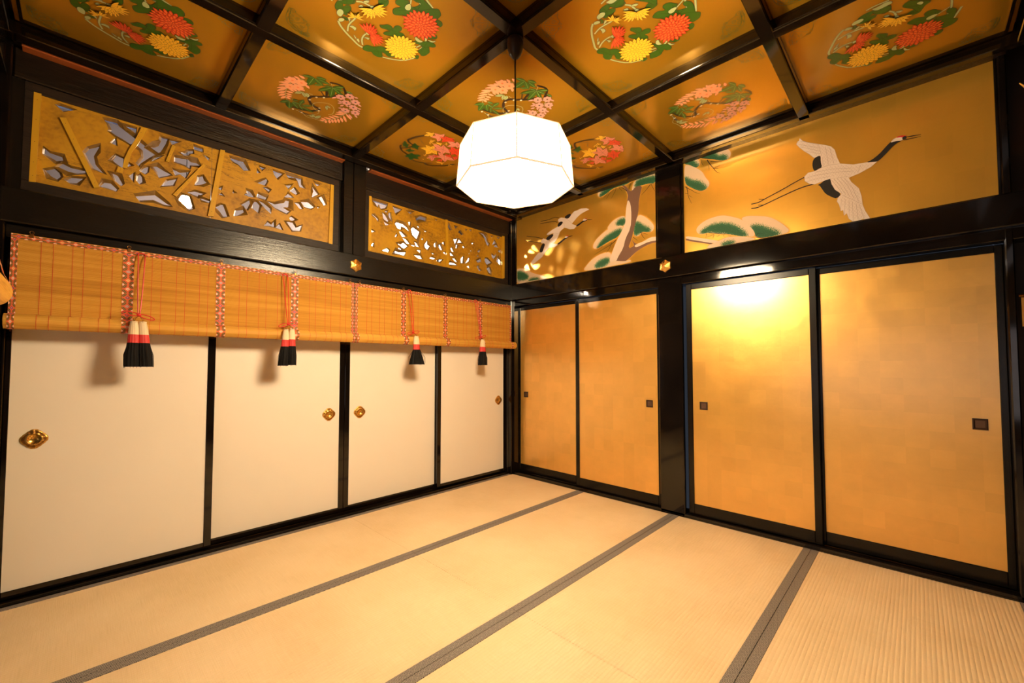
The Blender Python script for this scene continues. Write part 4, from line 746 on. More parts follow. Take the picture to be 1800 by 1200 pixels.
# ================================================================ CARVED TRANSOMS
def plate(name, parent, y0, y1, z0, z1, holes, seed):
    rnd = random.Random(seed); XF, XB = -0.060, -0.0725
    hs = []
    for h in holes:
        p = mm_(h); cy = sum(a for a, _ in p)/len(p); cz = sum(b_ for _, b_ in p)/len(p)
        if not (y0+0.01 < cy < y1-0.01): continue
        p = clip_box(p, y0+0.004, y1-0.004, z0+0.012, z1-0.003)
        if len(p) < 3: continue
        size = math.sqrt(abs(sum(p[i-1][0]*p[i][1]-p[i][0]*p[i-1][1] for i in range(len(p)))/2))
        ph = rnd.uniform(0, 6.28); amp = 0.009+size*0.24; g = []
        for (a, b_), (ga, gb) in zip(p, grow(p, 1.0)):
            an = math.atan2(b_-cz, a-cy); e = amp*(0.55+0.9*max(0, math.cos(an-ph))**2)*(0.85+0.3*rnd.random())
            g.append((a+(ga-a)*e, b_+(gb-b_)*e))
        g = [(min(max(a, y0+0.003), y1-0.003), min(max(b_, z0+0.005), z1-0.002)) for a, b_ in g]
        hs.append((p, g))
    pts = [Vector(v) for v in ((y0, z0), (y1, z0), (y1, z1), (y0, z1))]; ed = [(0, 1), (1, 2), (2, 3), (3, 0)]
    for p, g in hs:
        k = len(pts); pts += [Vector(a) for a in g]; ed += [(k+i, k+(i+1) % len(g)) for i in range(len(g))]
    r = geometry.delaunay_2d_cdt(pts, ed, [], 0, 1e-6); vv, ff = r[0], r[2]; q = MB(); keep = []
    for f in ff:
        c = (sum(vv[i][0] for i in f)/3, sum(vv[i][1] for i in f)/3)
        if not (y0 < c[0] < y1 and z0 < c[1] < z1): continue
        if any(pdist(c, g) < 0 for _, g in hs): continue
        keep.append(f)
    q.add([(XF, v[0], v[1]) for v in vv], keep, 0)
    for p, g in hs:
        N = len(p)
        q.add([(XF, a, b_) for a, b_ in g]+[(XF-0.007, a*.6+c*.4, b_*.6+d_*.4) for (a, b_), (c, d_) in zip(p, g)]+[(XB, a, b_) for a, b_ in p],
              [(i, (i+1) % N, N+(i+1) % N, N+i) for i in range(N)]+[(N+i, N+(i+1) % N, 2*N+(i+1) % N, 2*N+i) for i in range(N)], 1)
    # back face
    pts = [Vector(v) for v in ((y0, z0), (y1, z0), (y1, z1), (y0, z1))]; ed = [(0, 1), (1, 2), (2, 3), (3, 0)]
    for p, g in hs:
        k = len(pts); pts += [Vector(a) for a in p]; ed += [(k+i, k+(i+1) % len(p)) for i in range(len(p))]
    r = geometry.delaunay_2d_cdt(pts, ed, [], 0, 1e-6); vv, ff = r[0], r[2]
    keep = [f for f in ff if not any(pdist((sum(vv[i][0] for i in f)/3, sum(vv[i][1] for i in f)/3), p) < 0 for p, _ in hs)]
    q.add([(XB-0.001, v[0], v[1]) for v in vv], keep, 0)
    q.box(XB, XF-0.0002, y0, y0+0.003, z0, z1, 0); q.box(XB, XF-0.0002, y1-0.003, y1, z0, z1, 0); q.box(XB, XF-0.0002, y0, y1, z0, z0+0.003, 0); q.box(XB, XF-0.0002, y0, y1, z1-0.002, z1, 0)
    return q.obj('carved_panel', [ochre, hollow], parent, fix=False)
def batten(parent, poly, th=0.012):
    q = MB(); p = mm_(poly) if abs(poly[0][0]) > 20 else poly
    q.prism(p, -0.0598, -0.0598+th, lambda u, v, d: (d, u, v), 0)
    zs = [b_ for _, b_ in p]; ys = [a for a, _ in p]
    # nail heads along the strip
    z0, z1 = min(zs), max(zs); k = 0; 
    a0 = Vector(((p[0][0]+p[1][0])/2, (p[0][1]+p[1][1])/2)); a1 = Vector(((p[-1][0]+p[-2][0])/2, (p[-1][1]+p[-2][1])/2))
    for t in (0.08, 0.3, 0.55, 0.78, 0.93):
        c = a0.lerp(a1, t)
        if pdist(c, p) < -0.003: q.lathe((-0.0598+th, c[0], c[1]), [(0.0016, 0), (0.0016, 0.0006)], 6, 1, 'x')
    return q.obj('batten', [ochre_batten, roughwood], parent)
E_ = D['END']
def transom(y0, y1, p0, pm, p1, holes, ends, extra, label, seed):
    t = empty('carved_transom', (0, 0, 0)); tag(t, label, 'transom', 'carved openwork transoms')
    x0, x1 = -0.11, -0.048
    for nm, bb in (('frame_rail', (x0, x1, y0, y1, 2.774, 2.826)), ('frame_rail', (x0, x1, y0, y1, 2.212, 2.278)), ('frame_stile', (x0, x1, y0, p0+0.004, 2.278, 2.774)), ('frame_stile', (x0, x1, p1-0.004, y1, 2.278, 2.774))):
        box(nm, framewood, t, *bb, bev=0.003)
    plate('carved_panel', t, p0, pm-0.001, 2.276, 2.777, holes, seed); plate('carved_panel', t, pm+0.001, p1, 2.276, 2.777, holes, seed+1)
    for e in ends: batten(t, e, 0.014)
    for e in extra: batten(t, e)
    return t
transom(-3.795, -2.060, -3.765, -2.945, -2.108, D['H1'], [E_['l1'], E_['r1'], D['B1'][5]], D['B1'][:5], 'long ochre openwork carving left of the post, braced with slanting battens', 3)
transom(-1.846, -0.034, -1.797, -0.925, -0.098, D['H2'], [E_['l2'], E_['m2'], E_['r2']], [], 'finely pierced ochre carving between the post and the room corner', 11)

# ================================================================ CEILING
ceil = empty('ceiling'); tag(ceil, 'coffered ceiling of gold boards with painted flowers between black beams', 'ceiling', kind='structure')
HB, HP = 2.966, 3.03
XB_, YB_ = [1.05, 1.97, 2.90], [-1.09, -2.015, -2.94]
prof = [(-0.035, HP+0.03), (-0.035, 2.978), (-0.032, 2.974), (-0.032, 2.970), (-0.028, HB), (0.028, HB), (0.032, 2.970), (0.032, 2.974), (0.035, 2.978), (0.035, HP+0.03)]
def beam(c, a0, a1, ax, dz=0.0):
    q = MB(); pp = [(c+u, z+dz) for u, z in prof]
    if ax == 'y': q.prism(pp, a0, a1, lambda u, v, d: (u, d, v))
    else: q.prism(pp, a0, a1, lambda u, v, d: (d, u, v))
    q.obj('coffer_beam', lacquer_ceiling, ceil)
for x in XB_: beam(x, -3.82, -0.10, 'y')
for y in YB_: beam(y, 0.10, 3.82, 'x', 0.0006)
for bb in ((0.062, 0.147, -3.86, 0.0), (0.147, 3.86, -0.147, -0.095), (0.147, 3.86, -3.97, -3.835), (3.835, 3.97, -3.835, -0.147)):
    box('edge_beam', lacquer_ceiling, ceil, *bb, HB, HP+0.05, bev=0.004)
CX = [(0.190, 1.015), (1.085, 1.935), (2.005, 2.865), (2.935, 3.79)]; CY = [(-1.055, -0.190), (-1.98, -1.125), (-2.905, -2.05), (-3.79, -2.975)]
CC = [0.6, 1.51, 2.435, 3.36]; DC = [-0.6, -1.5525, -2.4775, -3.38]
fz = lambda u, v, d: (u, v, -d)
def chrysanthemum():
    P = Paint(fz, 0.000010); Q = D['CH']
    for st in Q['st']:
        p = chaikin(mm_(st[:-1]), 1, False); w_ = st[-1]*0.0011; P.line('o', p, w_+0.003); P.line('p', p, w_)
    for g in Q['dg']:
        p = chaikin(mm_(g), 1); P.poly('g', p); P.line('o', p, 0.0024, True)
        cx = sum(a for a, _ in p)/len(p); cy = sum(b_ for _, b_ in p)/len(p)
        for a, b_ in mm_(g)[::3]: P.line('v', [(cx, cy), (cx+(a-cx)*.75, cy+(b_-cy)*.75)], 0.0016)
    for g in Q['pl']:
        p = chaikin(mm_(g), 1); P.poly('p', p); P.line('o', p, 0.0022, True)
    F = mm_(Q['fl'])
    def bloom(c, R, k, hl):
        for R0, R1, n_, w_ in ((.60, 1.0, 24, .19), (.42, .82, 20, .19), (.24, .62, 15, .18), (.08, .40, 9, .17), (.0, .20, 6, .12)):
            off = random.random()
            for i in range(n_): P.petal(k, c, 2*PI*(i+off)/n_, R*R0, R*R1*(1+.06*math.sin(i*2.3)), R*w_, hl=hl)
    def fan(c, ax, R, dep, k, hl, n0):
        an = math.atan2(ax[1], ax[0])
        for r1, n_, sp in ((1.0, n0, 1.75), (.78, n0-2, 1.6), (.55, n0-4, 1.4)):
            for i in range(n_):
                t = -sp+2*sp*i/(n_-1); 
                rr = R*abs(math.sin(t))+dep*abs(math.cos(t)); P.petal(k, c, an+t, rr*r1*.08, rr*r1, R*.19, hl=hl)
    bloom(F[0], 0.093, 'r', 'q'); bloom(F[1], 0.091, 'y', None)
    fan(F[2], (.84, .54), 0.074, 0.036, 'r', 'q', 15); fan(F[3], (-.57, .82), 0.062, 0.040, 'y', None, 13); fan(F[4], (.85, -.53), 0.037, 0.024, 'y', None, 7)
    return P
def wisteria():
    P = Paint(fz, 0.000010); Q = D['WI']
    for st in Q['br']: P.line('n', chaikin(mm_(st[:-1]), 2, False), st[-1]*0.00125)
    for st in Q['tn']: P.line('p', chaikin(mm_(st), 2, False), 0.0028)
    def drop(k, a, b_, w_, ok): 
        dx, dy = b_[0]-a[0], b_[1]-a[1]; P.petal(k, b_, math.atan2(-dy, -dx), 0.0, math.hypot(dx, dy), w_, ok=ok)
    for a, b_ in [mm_(x) for x in Q['pa']]: drop('s', a, b_, 0.017, 'z')
    for a, b_, w_ in Q['pf']: P.leaf('p', *mm_([a, b_]), w_*.00125, 'g')
    for a, b_, w_ in Q['lf']: P.leaf('g', *mm_([a, b_]), w_*.00125, 'l')
    for a, b_ in [mm_(x) for x in Q['pb']]: drop('z', a, b_, 0.015, 'o')
    def blossom(c, R, k, ok):
        for i in range(7):
            a = 2*PI*i/7; P.petal(k, c, a, R*.2, R, R*.75, ok=ok)
        P.poly(k, [(c[0]+R*.62*math.cos(t*PI/6), c[1]+R*.62*math.sin(t*PI/6)) for t in range(12)])
        P.poly('n' if ok == 'o' else 'q', [(c[0]+R*.22*math.cos(t*PI/5), c[1]+R*.22*math.sin(t*PI/5)) for t in range(10)])
    for c in mm_(Q['ba']): blossom(c, 0.034, 's', 'z')
    for c in mm_(Q['bb']): blossom(c, 0.031, 'z', 'o')
    for c in mm_(Q['sp']): P.poly('e', [(c[0]+.009*math.cos(t*PI/5), c[1]+.007*math.sin(t*PI/5)) for t in range(10)])
    return P
def maple():
    P = Paint(fz, 0.000010); Q = D['MA']
    for st in Q['br']: P.line('n', chaikin(mm_(st[:-1]), 2, False), st[-1]*0.0012)
    for c in mm_(Q['dt']): 
        for k in range(3): P.petal('y', (c[0]+random.uniform(-.008, .008), c[1]+random.uniform(-.008, .008)), random.uniform(0, 6), 0, 0.016, 0.010)
    for k, o, tips in Q['st']:
        kk = {'Y': 'y', 'P': 'P', 'R': 'Q', 'G': 'G'}[k]; o = mm_([o])[0]; tips = mm_(tips)
        tips = sorted(tips, key=lambda t: math.atan2(t[1]-o[1], t[0]-o[0])); p = []
        for i, t in enumerate(tips):
            u = tips[(i+1) % len(tips)]; at, au = math.atan2(t[1]-o[1], t[0]-o[0]), math.atan2(u[1]-o[1], u[0]-o[0])
            if au < at: au += 2*PI
            d1 = math.hypot(t[0]-o[0], t[1]-o[1]); d2 = math.hypot(u[0]-o[0], u[1]-o[1]); r = min(d1, d2)*.58
            def pol(an, rr): return (o[0]+rr*math.cos(an), o[1]+rr*math.sin(an))
            g = au-at
            p += [pol(at-.34, d1*.66), pol(at, d1), pol(at+.34, d1*.66), pol(at+g*.5, r)] if g < 2.6 else [pol(at-.38, d1*.66), pol(at, d1), pol(at+.38, d1*.66), pol(at+g*.33, r*.4), pol(at+g*.66, r*.4)]
        P.poly(kk, p); P.line('o', p, 0.0022, True)
        for t in tips: P.line('o', [o, (o[0]+(t[0]-o[0])*.75, o[1]+(t[1]-o[1])*.75)], 0.0016)
    return P
def scroll():
    """line-drawn corner scroll; local frame: corner lies towards (-1,+1)"""
    P = Paint(fz, 0.000010); W_ = 0.0024
    def S(s_, t): return ((s_-t)*.7071, (s_+t)*.7071)      # s_ along the anti-diagonal, t towards the corner
    def spiral(c, r, a0, turns, sg, n_=22):
        return [S(c[0]+r*(1-.8*i/n_)*math.cos(a0+sg*2*PI*turns*i/n_), c[1]+r*(1-.8*i/n_)*math.sin(a0+sg*2*PI*turns*i/n_)) for i in range(n_+1)]
    for sg in (-1, 1):
        P.line('a', spiral((sg*.078, -.006), .018, PI/2, 1.5, sg), W_)
        P.line('a', spiral((sg*.050, .014), .014, -PI/2, 1.3, -sg), W_)
        P.line('a', spiral((sg*.022, .030), .017, PI/2, 1.4, -sg), W_)
        P.line('a', spiral((sg*.022, -.004), .013, -PI/2, 1.3, sg), W_)
        P.line('a', spiral((sg*.012, -.040), .011, PI, 1.2, sg), W_)
        P.line('a', [S(sg*(.096-.096*i/12), -.002+.058*math.sin(i/12*PI/2)) for i in range(13)], W_)
        P.line('a', [S(sg*(.088-.088*i/12), -.010+.052*math.sin(i/12*PI/2)) for i in range(13)], W_)
        P.line('a', [S(sg*(.072-.06*i/8), -.020+.006*math.sin(i*PI/4)-.012*i/8) for i in range(9)], W_)
        P.line('a', spiral((sg*.064, .020), .010, 0, 1.1, sg), W_)
    P.line('a', [S(0, .05), S(0, -.03)], W_)
    return P
PM_ = [chrysanthemum(), maple(), wisteria(), chrysanthemum(), wisteria(), maple(), chrysanthemum()]
mes = [p.mb.mesh('painted_medallion', [PM[k] for k in p.keys], fix=False) for p in (PM_[0], PM_[1], PM_[2])]
scp = scroll(); scm = scp.mb.mesh('corner_scroll', [PM[k] for k in scp.keys], fix=False)
kinds = [0, 1, 2, 0, 2, 0, 1]
for i in range(4):
    for j in range(4):
        q = MB(); (x0, x1), (y0, y1) = CX[i], CY[j]
        q.box(x0-0.03-CC[i], x1+0.03-CC[i], y0-0.03-DC[j], y1+0.03-DC[j], 0, 0.012)
        o = q.obj('ceiling_board', gold_ceiling, ceil, loc=(CC[i], DC[j], HP))
        md = child('painted_medallion', mes[kinds[i+j]], o)
        for (sx, sy, rot) in ((-1, 1, 0), (-1, -1, PI/2), (1, -1, PI), (1, 1, -PI/2)):
            s_ = child('corner_scroll', scm, o, (sx*0.335, sy*0.325, 0)); s_.rotation_euler.z = rot
        # thin black moulding where board meets beams
        e = MB(); t = 0.012
        for bb in ((x0-t, x0+0.001, y0, y1), (x1-0.001, x1+t, y0, y1), (x0-t, x1+t, y0-t, y0+0.001), (x0-t, x1+t, y1-0.001, y1+t)):
            e.box(bb[0]-CC[i], bb[1]-CC[i], bb[2]-DC[j], bb[3]-DC[j], -0.016, 0.0)
        e.obj('moulding', lacquer_ceiling, o)
box('edge_gap_board', roughwood, ceil, 0.0, 3.86, -0.10, 0.0, 3.024, 3.08, bev=0)
box('ceiling_backing', dark_wall, ceil, -0.3, 4.3, -4.1, 0.2, 3.085, 3.12, bev=0)

# ================================================================ PENDANT LAMP
LX, LY = 1.95, -2.0
lamp = empty('pendant_lamp', (LX, LY, 2.197)); tag(lamp, 'glowing white octagonal paper lamp hanging on a black cord', 'lamp')
q = MB(); q.lathe((0, 0, 0.0), [(0.001, 0.665), (0.012, 0.668), (0.030, 0.690), (0.041, 0.722), (0.043, 0.750), (0.041, 0.772)], 20); q.obj('ceiling_cup', cup_mat, lamp, smooth=True)
q = MB(); q.tube([(0, 0, 0.205), (0, 0, 0.67)], 0.0042, 8); q.obj('cord', cup_mat, lamp)
R0, R1, HH = 0.300, 0.282, 0.208
pt = lambda r, k, z: Vector((r*math.cos(k*PI/4), r*math.sin(k*PI/4), z))
for k in range(8):
    q = MB(); a, b_, c, d_ = pt(R0, k, 0), pt(R0, k+1, 0), pt(R1, k+1, HH), pt(R1, k, HH); nrm = (b_-a).cross(d_-a).normalized()*0.003
    q.add([a, b_, c, d_, a-nrm, b_-nrm, c-nrm, d_-nrm], [(0, 1, 2, 3), (7, 6, 5, 4), (0, 4, 5, 1), (1, 5, 6, 2), (2, 6, 7, 3), (3, 7, 4, 0)]); q.obj('shade_panel', shade_em, lamp)
q = MB(); q.prism([(R0*math.cos(k*PI/4), R0*math.sin(k*PI/4)) for k in range(8)], -0.004, 0.0, lambda u, v, d: (u, v, d)); q.obj('bottom_diffuser', shade_em, lamp)
q = MB(); q.prism([(R1*math.cos(k*PI/4), R1*math.sin(k*PI/4)) for k in range(8)], HH, HH+0.004, lambda u, v, d: (u, v, d)); q.obj('top_cover', top_paper, lamp)
q = MB()
for k in range(8):
    q.tube([pt(R0, k, -0.004), pt(R1, k, HH)], 0.0045, 6); q.tube([pt(R0, k, -0.004), pt(R0, k+1, -0.004)], 0.0055, 6); q.tube([pt(R1, k, HH), pt(R1, k+1, HH)], 0.0045, 6)
q.obj('shade_frame', frame_lamp, lamp)

# ================================================================ NAIL COVERS
def nail_cover(loc, axis, label):
    q = MB(); R = 0.056
    def star(r, h): return [((r if k % 2 == 0 else r*0.80)*math.cos(k*PI/6+PI/2), (r if k % 2 == 0 else r*0.80)*math.sin(k*PI/6+PI/2), h) for k in range(12)]
    L = [star(R, 0), star(R, 0.010), star(R*0.93, 0.014), star(R*0.5, 0.021)]
    circ = lambda r, h: [(r*math.cos(k*PI/6+PI/2), r*math.sin(k*PI/6+PI/2), h) for k in range(12)]
    L += [circ(0.021, 0.022), circ(0.021, 0.027), circ(0.016, 0.029), circ(0.014, 0.023), circ(0.007, 0.025), circ(0.006, 0.034), circ(0.001, 0.036)]
    vs = sum(L, []); f = (lambda p: (p[2], p[0], p[1])) if axis == 'x' else (lambda p: (p[0], -p[2], p[1]))
    q.add([f(p) for p in vs], [(i*12+k, i*12+(k+1) % 12, (i+1)*12+(k+1) % 12, (i+1)*12+k) for i in range(len(L)-1) for k in range(12)])
    for k in range(6):
        a = k*PI/3; c = f((0.037*math.cos(a), 0.037*math.sin(a), 0.0165)); q.lathe(c, [(0.003, 0), (0.003, 0.002)], 6, 1, axis)
    t = q.obj('nail_cover', [brass, brass_dark], None, smooth=False); t.location = loc
    return tag(t, label, 'fitting', 'gilt hexagonal nail covers')
nail_cover((0.020, -1.941, 2.112), 'x', 'gilt hexagonal nail cover on the left wall rail, under its post')
nail_cover((1.871, -0.032, 2.125), 'y', 'gilt hexagonal nail cover on the right wall rail, between the two murals')

# ================================================================ BLINDS
def uvstrip(q, pts, half, across, rep, mi=0):
    """ribbon along pts (3D) of half-width vector across; returns uv list appended on q.ul"""
    L = 0; k = len(q.v); N = len(pts); acc = [0]
    for i in range(1, N): L += (Vector(pts[i])-Vector(pts[i-1])).length; acc.append(L)
    for i in range(N):
        q.v.append(tuple(Vector(pts[i])-Vector(across)*half)); q.v.append(tuple(Vector(pts[i])+Vector(across)*half))
    for i in range(N-1):
        q.f.append((k+2*i, k+2*i+1, k+2*i+3, k+2*i+2)); q.m.append(mi)
        q.ul += [(0, acc[i]/rep), (1, acc[i]/rep), (1, acc[i+1]/rep), (0, acc[i+1]/rep)]
def uvobj(q, name, mt, parent):
    o = q.obj(name, mt, parent, fix=False); uv = o.data.uv_layers.new(name='UVMap')
    for i, c in enumerate(q.ul): uv.data[i].uv = c
    return o
def blind(y0, y1, strips, label, ext0=0.0, ext1=0.0, hooks=()):
    t = empty('bamboo_blind', (0, 0, 0)); tag(t, label, 'blind', 'split bamboo blinds with brocade trim')
    X = 0.026; q = MB(); n_ = 100; z0, z1 = 1.53, 1.957
    for i in range(n_):          # every split rod of the hanging part
        a = z0+(z1-z0)*i/n_; h = (z1-z0)/n_; jx = random.uniform(-.0006, .0006)
        q.add([(X+jx, y0, a), (X+jx+0.0018, y0, a+h*.5), (X+jx, y0, a+h), (X+jx, y1, a), (X+jx+0.0018, y1, a+h*.5), (X+jx, y1, a+h)], [(0, 3, 4, 1), (1, 4, 5, 2)])
    q.box(X-0.004, X-0.001, y0, y1, z0, z1)
    o = q.obj('slat_sheet', bamboo, t, fix=False); o['kind'] = 'stuff'
    # rolled-up foot
    q = MB(); cz, cx, R = 1.497, X+0.004, 0.040; pr = []
    for k in range(24): a = 2*PI*k/24; pr.append((cx+R*math.cos(a)*(1+.03*math.sin(k*1.7)), cz+R*math.sin(a)*(1+.03*math.sin(k*1.7))))
    q.prism(pr, y0-ext0, y1+ext1, lambda u, v, d: (u, d, v))
    for yy in (y0-ext0, y1+ext1):
        sg = -1 if yy < (y0+y1)/2 else 1; q.tube([(cx+0.036*(1-i/46)*math.cos(i*.55), yy+sg*0.0008, cz+0.036*(1-i/46)*math.sin(i*.55)) for i in range(46)], 0.0012, 4)
    q.obj('roll', bamboo, t)
    # red weaving threads in pairs
    q = MB(); ys = sorted(strips)
    for a, c in zip(ys[:-1], ys[1:]):
        w_ = c-a-0.05; st = a+0.025
        for fr in (0.20, 0.31, 0.49, 0.60, 0.78, 0.89):
            y = st+w_*fr; q.box(X+0.0016, X+0.0026, y-0.0009, y+0.0009, z0, z1)
            q.tube([(cx+(R+0.001)*math.cos(b_), y-0.006, cz+(R+0.001)*math.sin(b_)) for b_ in [(-100+20*k)*PI/180 for k in range(11)]], 0.0011, 4)
    q.obj('red_thread', thread_red, t)
    for y in ys:
        edge = y in (ys[0], ys[-1]); hw = 0.0125 if edge else 0.0255; yy = y+(hw if y == ys[0] else -hw if y == ys[-1] else 0)
        q = MB(); q.ul = []; uvstrip(q, [(X+0.0035, yy, z1-0.0), (X+0.0035, yy, z0)], hw, (0, 1, 0), 0.052); uvobj(q, 'brocade_strip', brocade, t)
        q = MB(); q.ul = []; sh = 0.012 if ys[0] > -2.2 and not edge else 0.0
        uvstrip(q, [(cx+(R+0.0022)*math.cos(b_), yy+sh, cz+(R+0.0022)*math.sin(b_)) for b_ in [(100-14*k)*PI/180 for k in range(16)]], hw, (0, 1, 0), 0.052); uvobj(q, 'brocade_band', brocade, t)
    q = MB(); q.ul = []; uvstrip(q, [(X+0.0042, y0, z1-0.011), (X+0.0042, y1, z1-0.011)], 0.0125, (0, 0, 1), 0.052); uvobj(q, 'brocade_heading', brocade, t)
    q = MB(); q.box(X-0.004, X+0.0035, y0, y1, z1-0.022, z1+0.004); q.obj('heading_rod', bamboo, t)
    for y in hooks:
        q = MB(); z = 1.972
        q.tube([(X+0.004, y+0.008*math.cos(a), z+0.005+0.008*math.sin(a)) for a in [k*PI/5 for k in range(10)]], 0.0014, 5, closed=True)
        q.box(X+0.001, X+0.008, y-0.008, y+0.008, z-0.024, z-0.004, bev=0.002); q.tube([(X+0.004, y, z-0.004), (X-0.03, y, z+0.012)], 0.0014, 5)
        q.obj('hook', brass_dark, t)
    return t
blind(-3.811, -1.952, [-3.811, -3.355, -2.891, -2.420, -1.952], 'long bamboo blind left of the nail cover, hanging over the two left doors', 0.012, 0.0, (-3.74, -3.355, -2.89, -2.42, -1.99))
blind(-1.946, -0.062, [-1.946, -1.482, -1.006, -0.538, -0.062], 'bamboo blind right of the nail cover, reaching into the room corner', 0.0, 0.055, (-1.905, -1.482, -1.006, -0.538, -0.13))

# ================================================================ TASSELS
cream = mat('cream_silk', (0.76, 0.60, 0.38), 0.6); tred = mat('red_silk', (0.62, 0.035, 0.03), 0.55); tblack = mat('black_silk_fringe', (0.006, 0.0055, 0.0055), 0.75, spec=0.2)
def tassel(parent, c, zt, zb, rt_, rb_, lean=0.0):
    """c=(x,y): cream head, red band, black fringe with fluted strands"""
    H = zt-zb
    def sec(name, t0, t1, mt, par, r_a, r_b, bulge, n_=28, fl=0.05):
        q = MB(); pr = []
        for i in range(7):
            t = i/6; r = r_a+(r_b-r_a)*t+bulge*math.sin(t*PI); pr.append((r, zt-H*(t0+(t1-t0)*t)))
        vs = []
        for r, h in pr:
            for k in range(n_):
                a = 2*PI*k/n_; rr = r*(1+fl*math.sin(k*PI)*1+fl*(1 if k % 2 else -1)); vs.append((c[0]+rr*math.cos(a)*0.75, c[1]+lean*(zt-h)+rr*math.sin(a), h))
        q.add(vs, [(i*n_+k, i*n_+(k+1) % n_, (i+1)*n_+(k+1) % n_, (i+1)*n_+k) for i in range(6) for k in range(n_)]+[tuple(range(n_))[::-1], tuple(6*n_+k for k in range(n_))])
        if name == 'black_fringe':
            for _ in range(26):
                a = random.uniform(0, 2*PI); z = pr[-1][1]; yb = lean*(zt-z)
                r1 = rb_*random.uniform(.92, 1.14); q.tube([(c[0]+r_a*.9*math.cos(a)*.75, c[1]+lean*(zt-pr[0][1])+r_a*.9*math.sin(a), pr[0][1]), (c[0]+r1*math.cos(a)*.75, c[1]+yb*.7+r1*1.03*math.sin(a), (pr[0][1]+z)/2), (c[0]+r1*math.cos(a)*.75, c[1]+yb+r1*math.sin(a), z+random.uniform(-.008, .02))], 0.0009, 3)
        return q.obj(name, mt, par)
    o = sec('tassel', 0.0, 0.27, cream, parent, rt_, rt_*1.42, 0.002, fl=0.02)
    m_ = rt_*1.42; sec('red_band', 0.27, 0.46, tred, o, m_, m_*1.14, 0.0, fl=0.03); sec('black_fringe', 0.46, 1.0, tblack, o, m_*1.14, rb_, 0.002, fl=0.05)
    q = MB(); q.tube([(c[0]+(rt_*.8)*math.cos(a)*.75, c[1]+(rt_*.8)*math.sin(a), zt+0.004) for a in [k*PI/6 for k in range(12)]], 0.005, 6, closed=True); q.obj('head_ring', cream, o)
def hanging(ytop, yk, ztop, zk, heads, lo, ro, label):
    t = empty('hanging_tassel', (0, 0, 0)); tag(t, label, 'tassel', 'tri-coloured tassels hanging on the blinds')
    X0, X1 = 0.036, 0.094
    q = MB(); w_ = 0.013
    def sp(t_): return w_*(1-t_)**.6+0.003
    for sg in (-1, 1):
        q.tube([(X0+(X1-X0)*(i/10)**.7, ytop+(yk-ytop)*i/10+sg*sp(i/10), ztop+(zk-ztop)*i/10) for i in range(11)], 0.0032, 6)
    q.tube([(X0, ytop+sp(0)*math.cos(a), ztop+0.006*math.sin(a)) for a in [k*PI/6 for k in range(7)]], 0.0032, 6)
    q.obj('cord', cord_red, t)
    q = MB(); q.lathe((X1, yk, zk), [(0.002, -.010), (0.010, -.006), (0.012, 0), (0.010, .006), (0.002, .010)], 10)
    for dy, dz, sg in (lo, ro):
        pts = []
        for k in range(15):
            a = PI*2*k/14; u = (1-math.cos(a))/2; pts.append((X1+0.004, yk+dy*u, zk+dz*u+0.011*math.sin(a)*(1 if u else 1)))
        q.tube(pts, 0.003, 6)
    q.obj('bow', cord_red, t, smooth=True)
    for (y, zt, zb, r0, r1, ln) in heads:
        q = MB()
        for sg in (-1, 1): q.tube([(X1+.002, yk+(y-yk)*.15, zk-0.008), (X1+.002, y+sg*0.005, (zk+zt)/2), (X1, y, zt+0.004)], 0.0016, 5)
        q.obj('wire_loop', brass_dark, t); tassel(t, (X1, y), zt, zb, r0, r1, ln)
hanging(-3.298, -3.306, 1.943, 1.566, [(-3.326, 1.520, 1.258, 0.017, 0.036, 0.0), (-3.287, 1.520, 1.258, 0.017, 0.036, 0.06)], (-0.075, 0.012, 1), (0.072, -0.022, 1), 'pair of cream, red and black tassels on the far left of the blinds')
hanging(-2.493, -2.482, 1.943, 1.570, [(-2.496, 1.524, 1.263, 0.016, 0.033, -0.06), (-2.455, 1.528, 1.268, 0.016, 0.029, 0.0)], (-0.066, -0.020, 1), (0.062, 0.012, 1), 'pair of tassels on the left blind, second cord from the left')
hanging(-1.428, -1.418, 1.962, 1.566, [(-1.385, 1.528, 1.274, 0.021, 0.073, 0.03)], (-0.062, -0.012, 1), (0.062, 0.014, 1), 'single flared tassel on the right blind, third cord from the left')
hanging(-0.614, -0.585, 1.960, 1.566, [(-0.563, 1.533, 1.268, 0.023, 0.055, 0.0)], (-0.085, -0.018, 1), (0.065, 0.014, 1), 'single straight tassel nearest the room corner')

# ================================================================ CORRIDOR BEHIND THE LEFT WALL
hall = empty('wall_far'); tag(hall, 'corridor walls glimpsed through the carved transoms', 'wall', kind='structure')
box('corridor_wall', plaster, hall, -1.75, -1.70, -6.0, 1.2, -0.1, 3.43, bev=0)
box('corridor_end_wall', plaster, hall, -1.75, -0.22, 0.9, 0.95, -0.1, 3.9, bev=0)
box('corridor_end_wall', plaster, hall, -1.75, -0.22, -6.0, -5.95, -0.1, 3.9, bev=0)
box('corridor_ceiling', bluewall, hall, -2.6, -0.22, -6.0, 1.2, 3.9, 3.95, bev=0)
box('corridor_upper_wall', bluewall, hall, -2.62, -2.56, -6.0, 1.2, 3.38, 3.95, bev=0)
box('corridor_floor', dark_wall, hall, -1.75, -0.215, -6.0, 1.2, -0.12, -0.05, bev=0)
box('wall_back_board', plaster, hall, -0.26, -0.205, -3.95, 0.3, 3.0, 3.9, bev=0)
scr = empty('paper_screen'); tag(scr, 'bright paper screens beyond the carved transoms', 'screen')
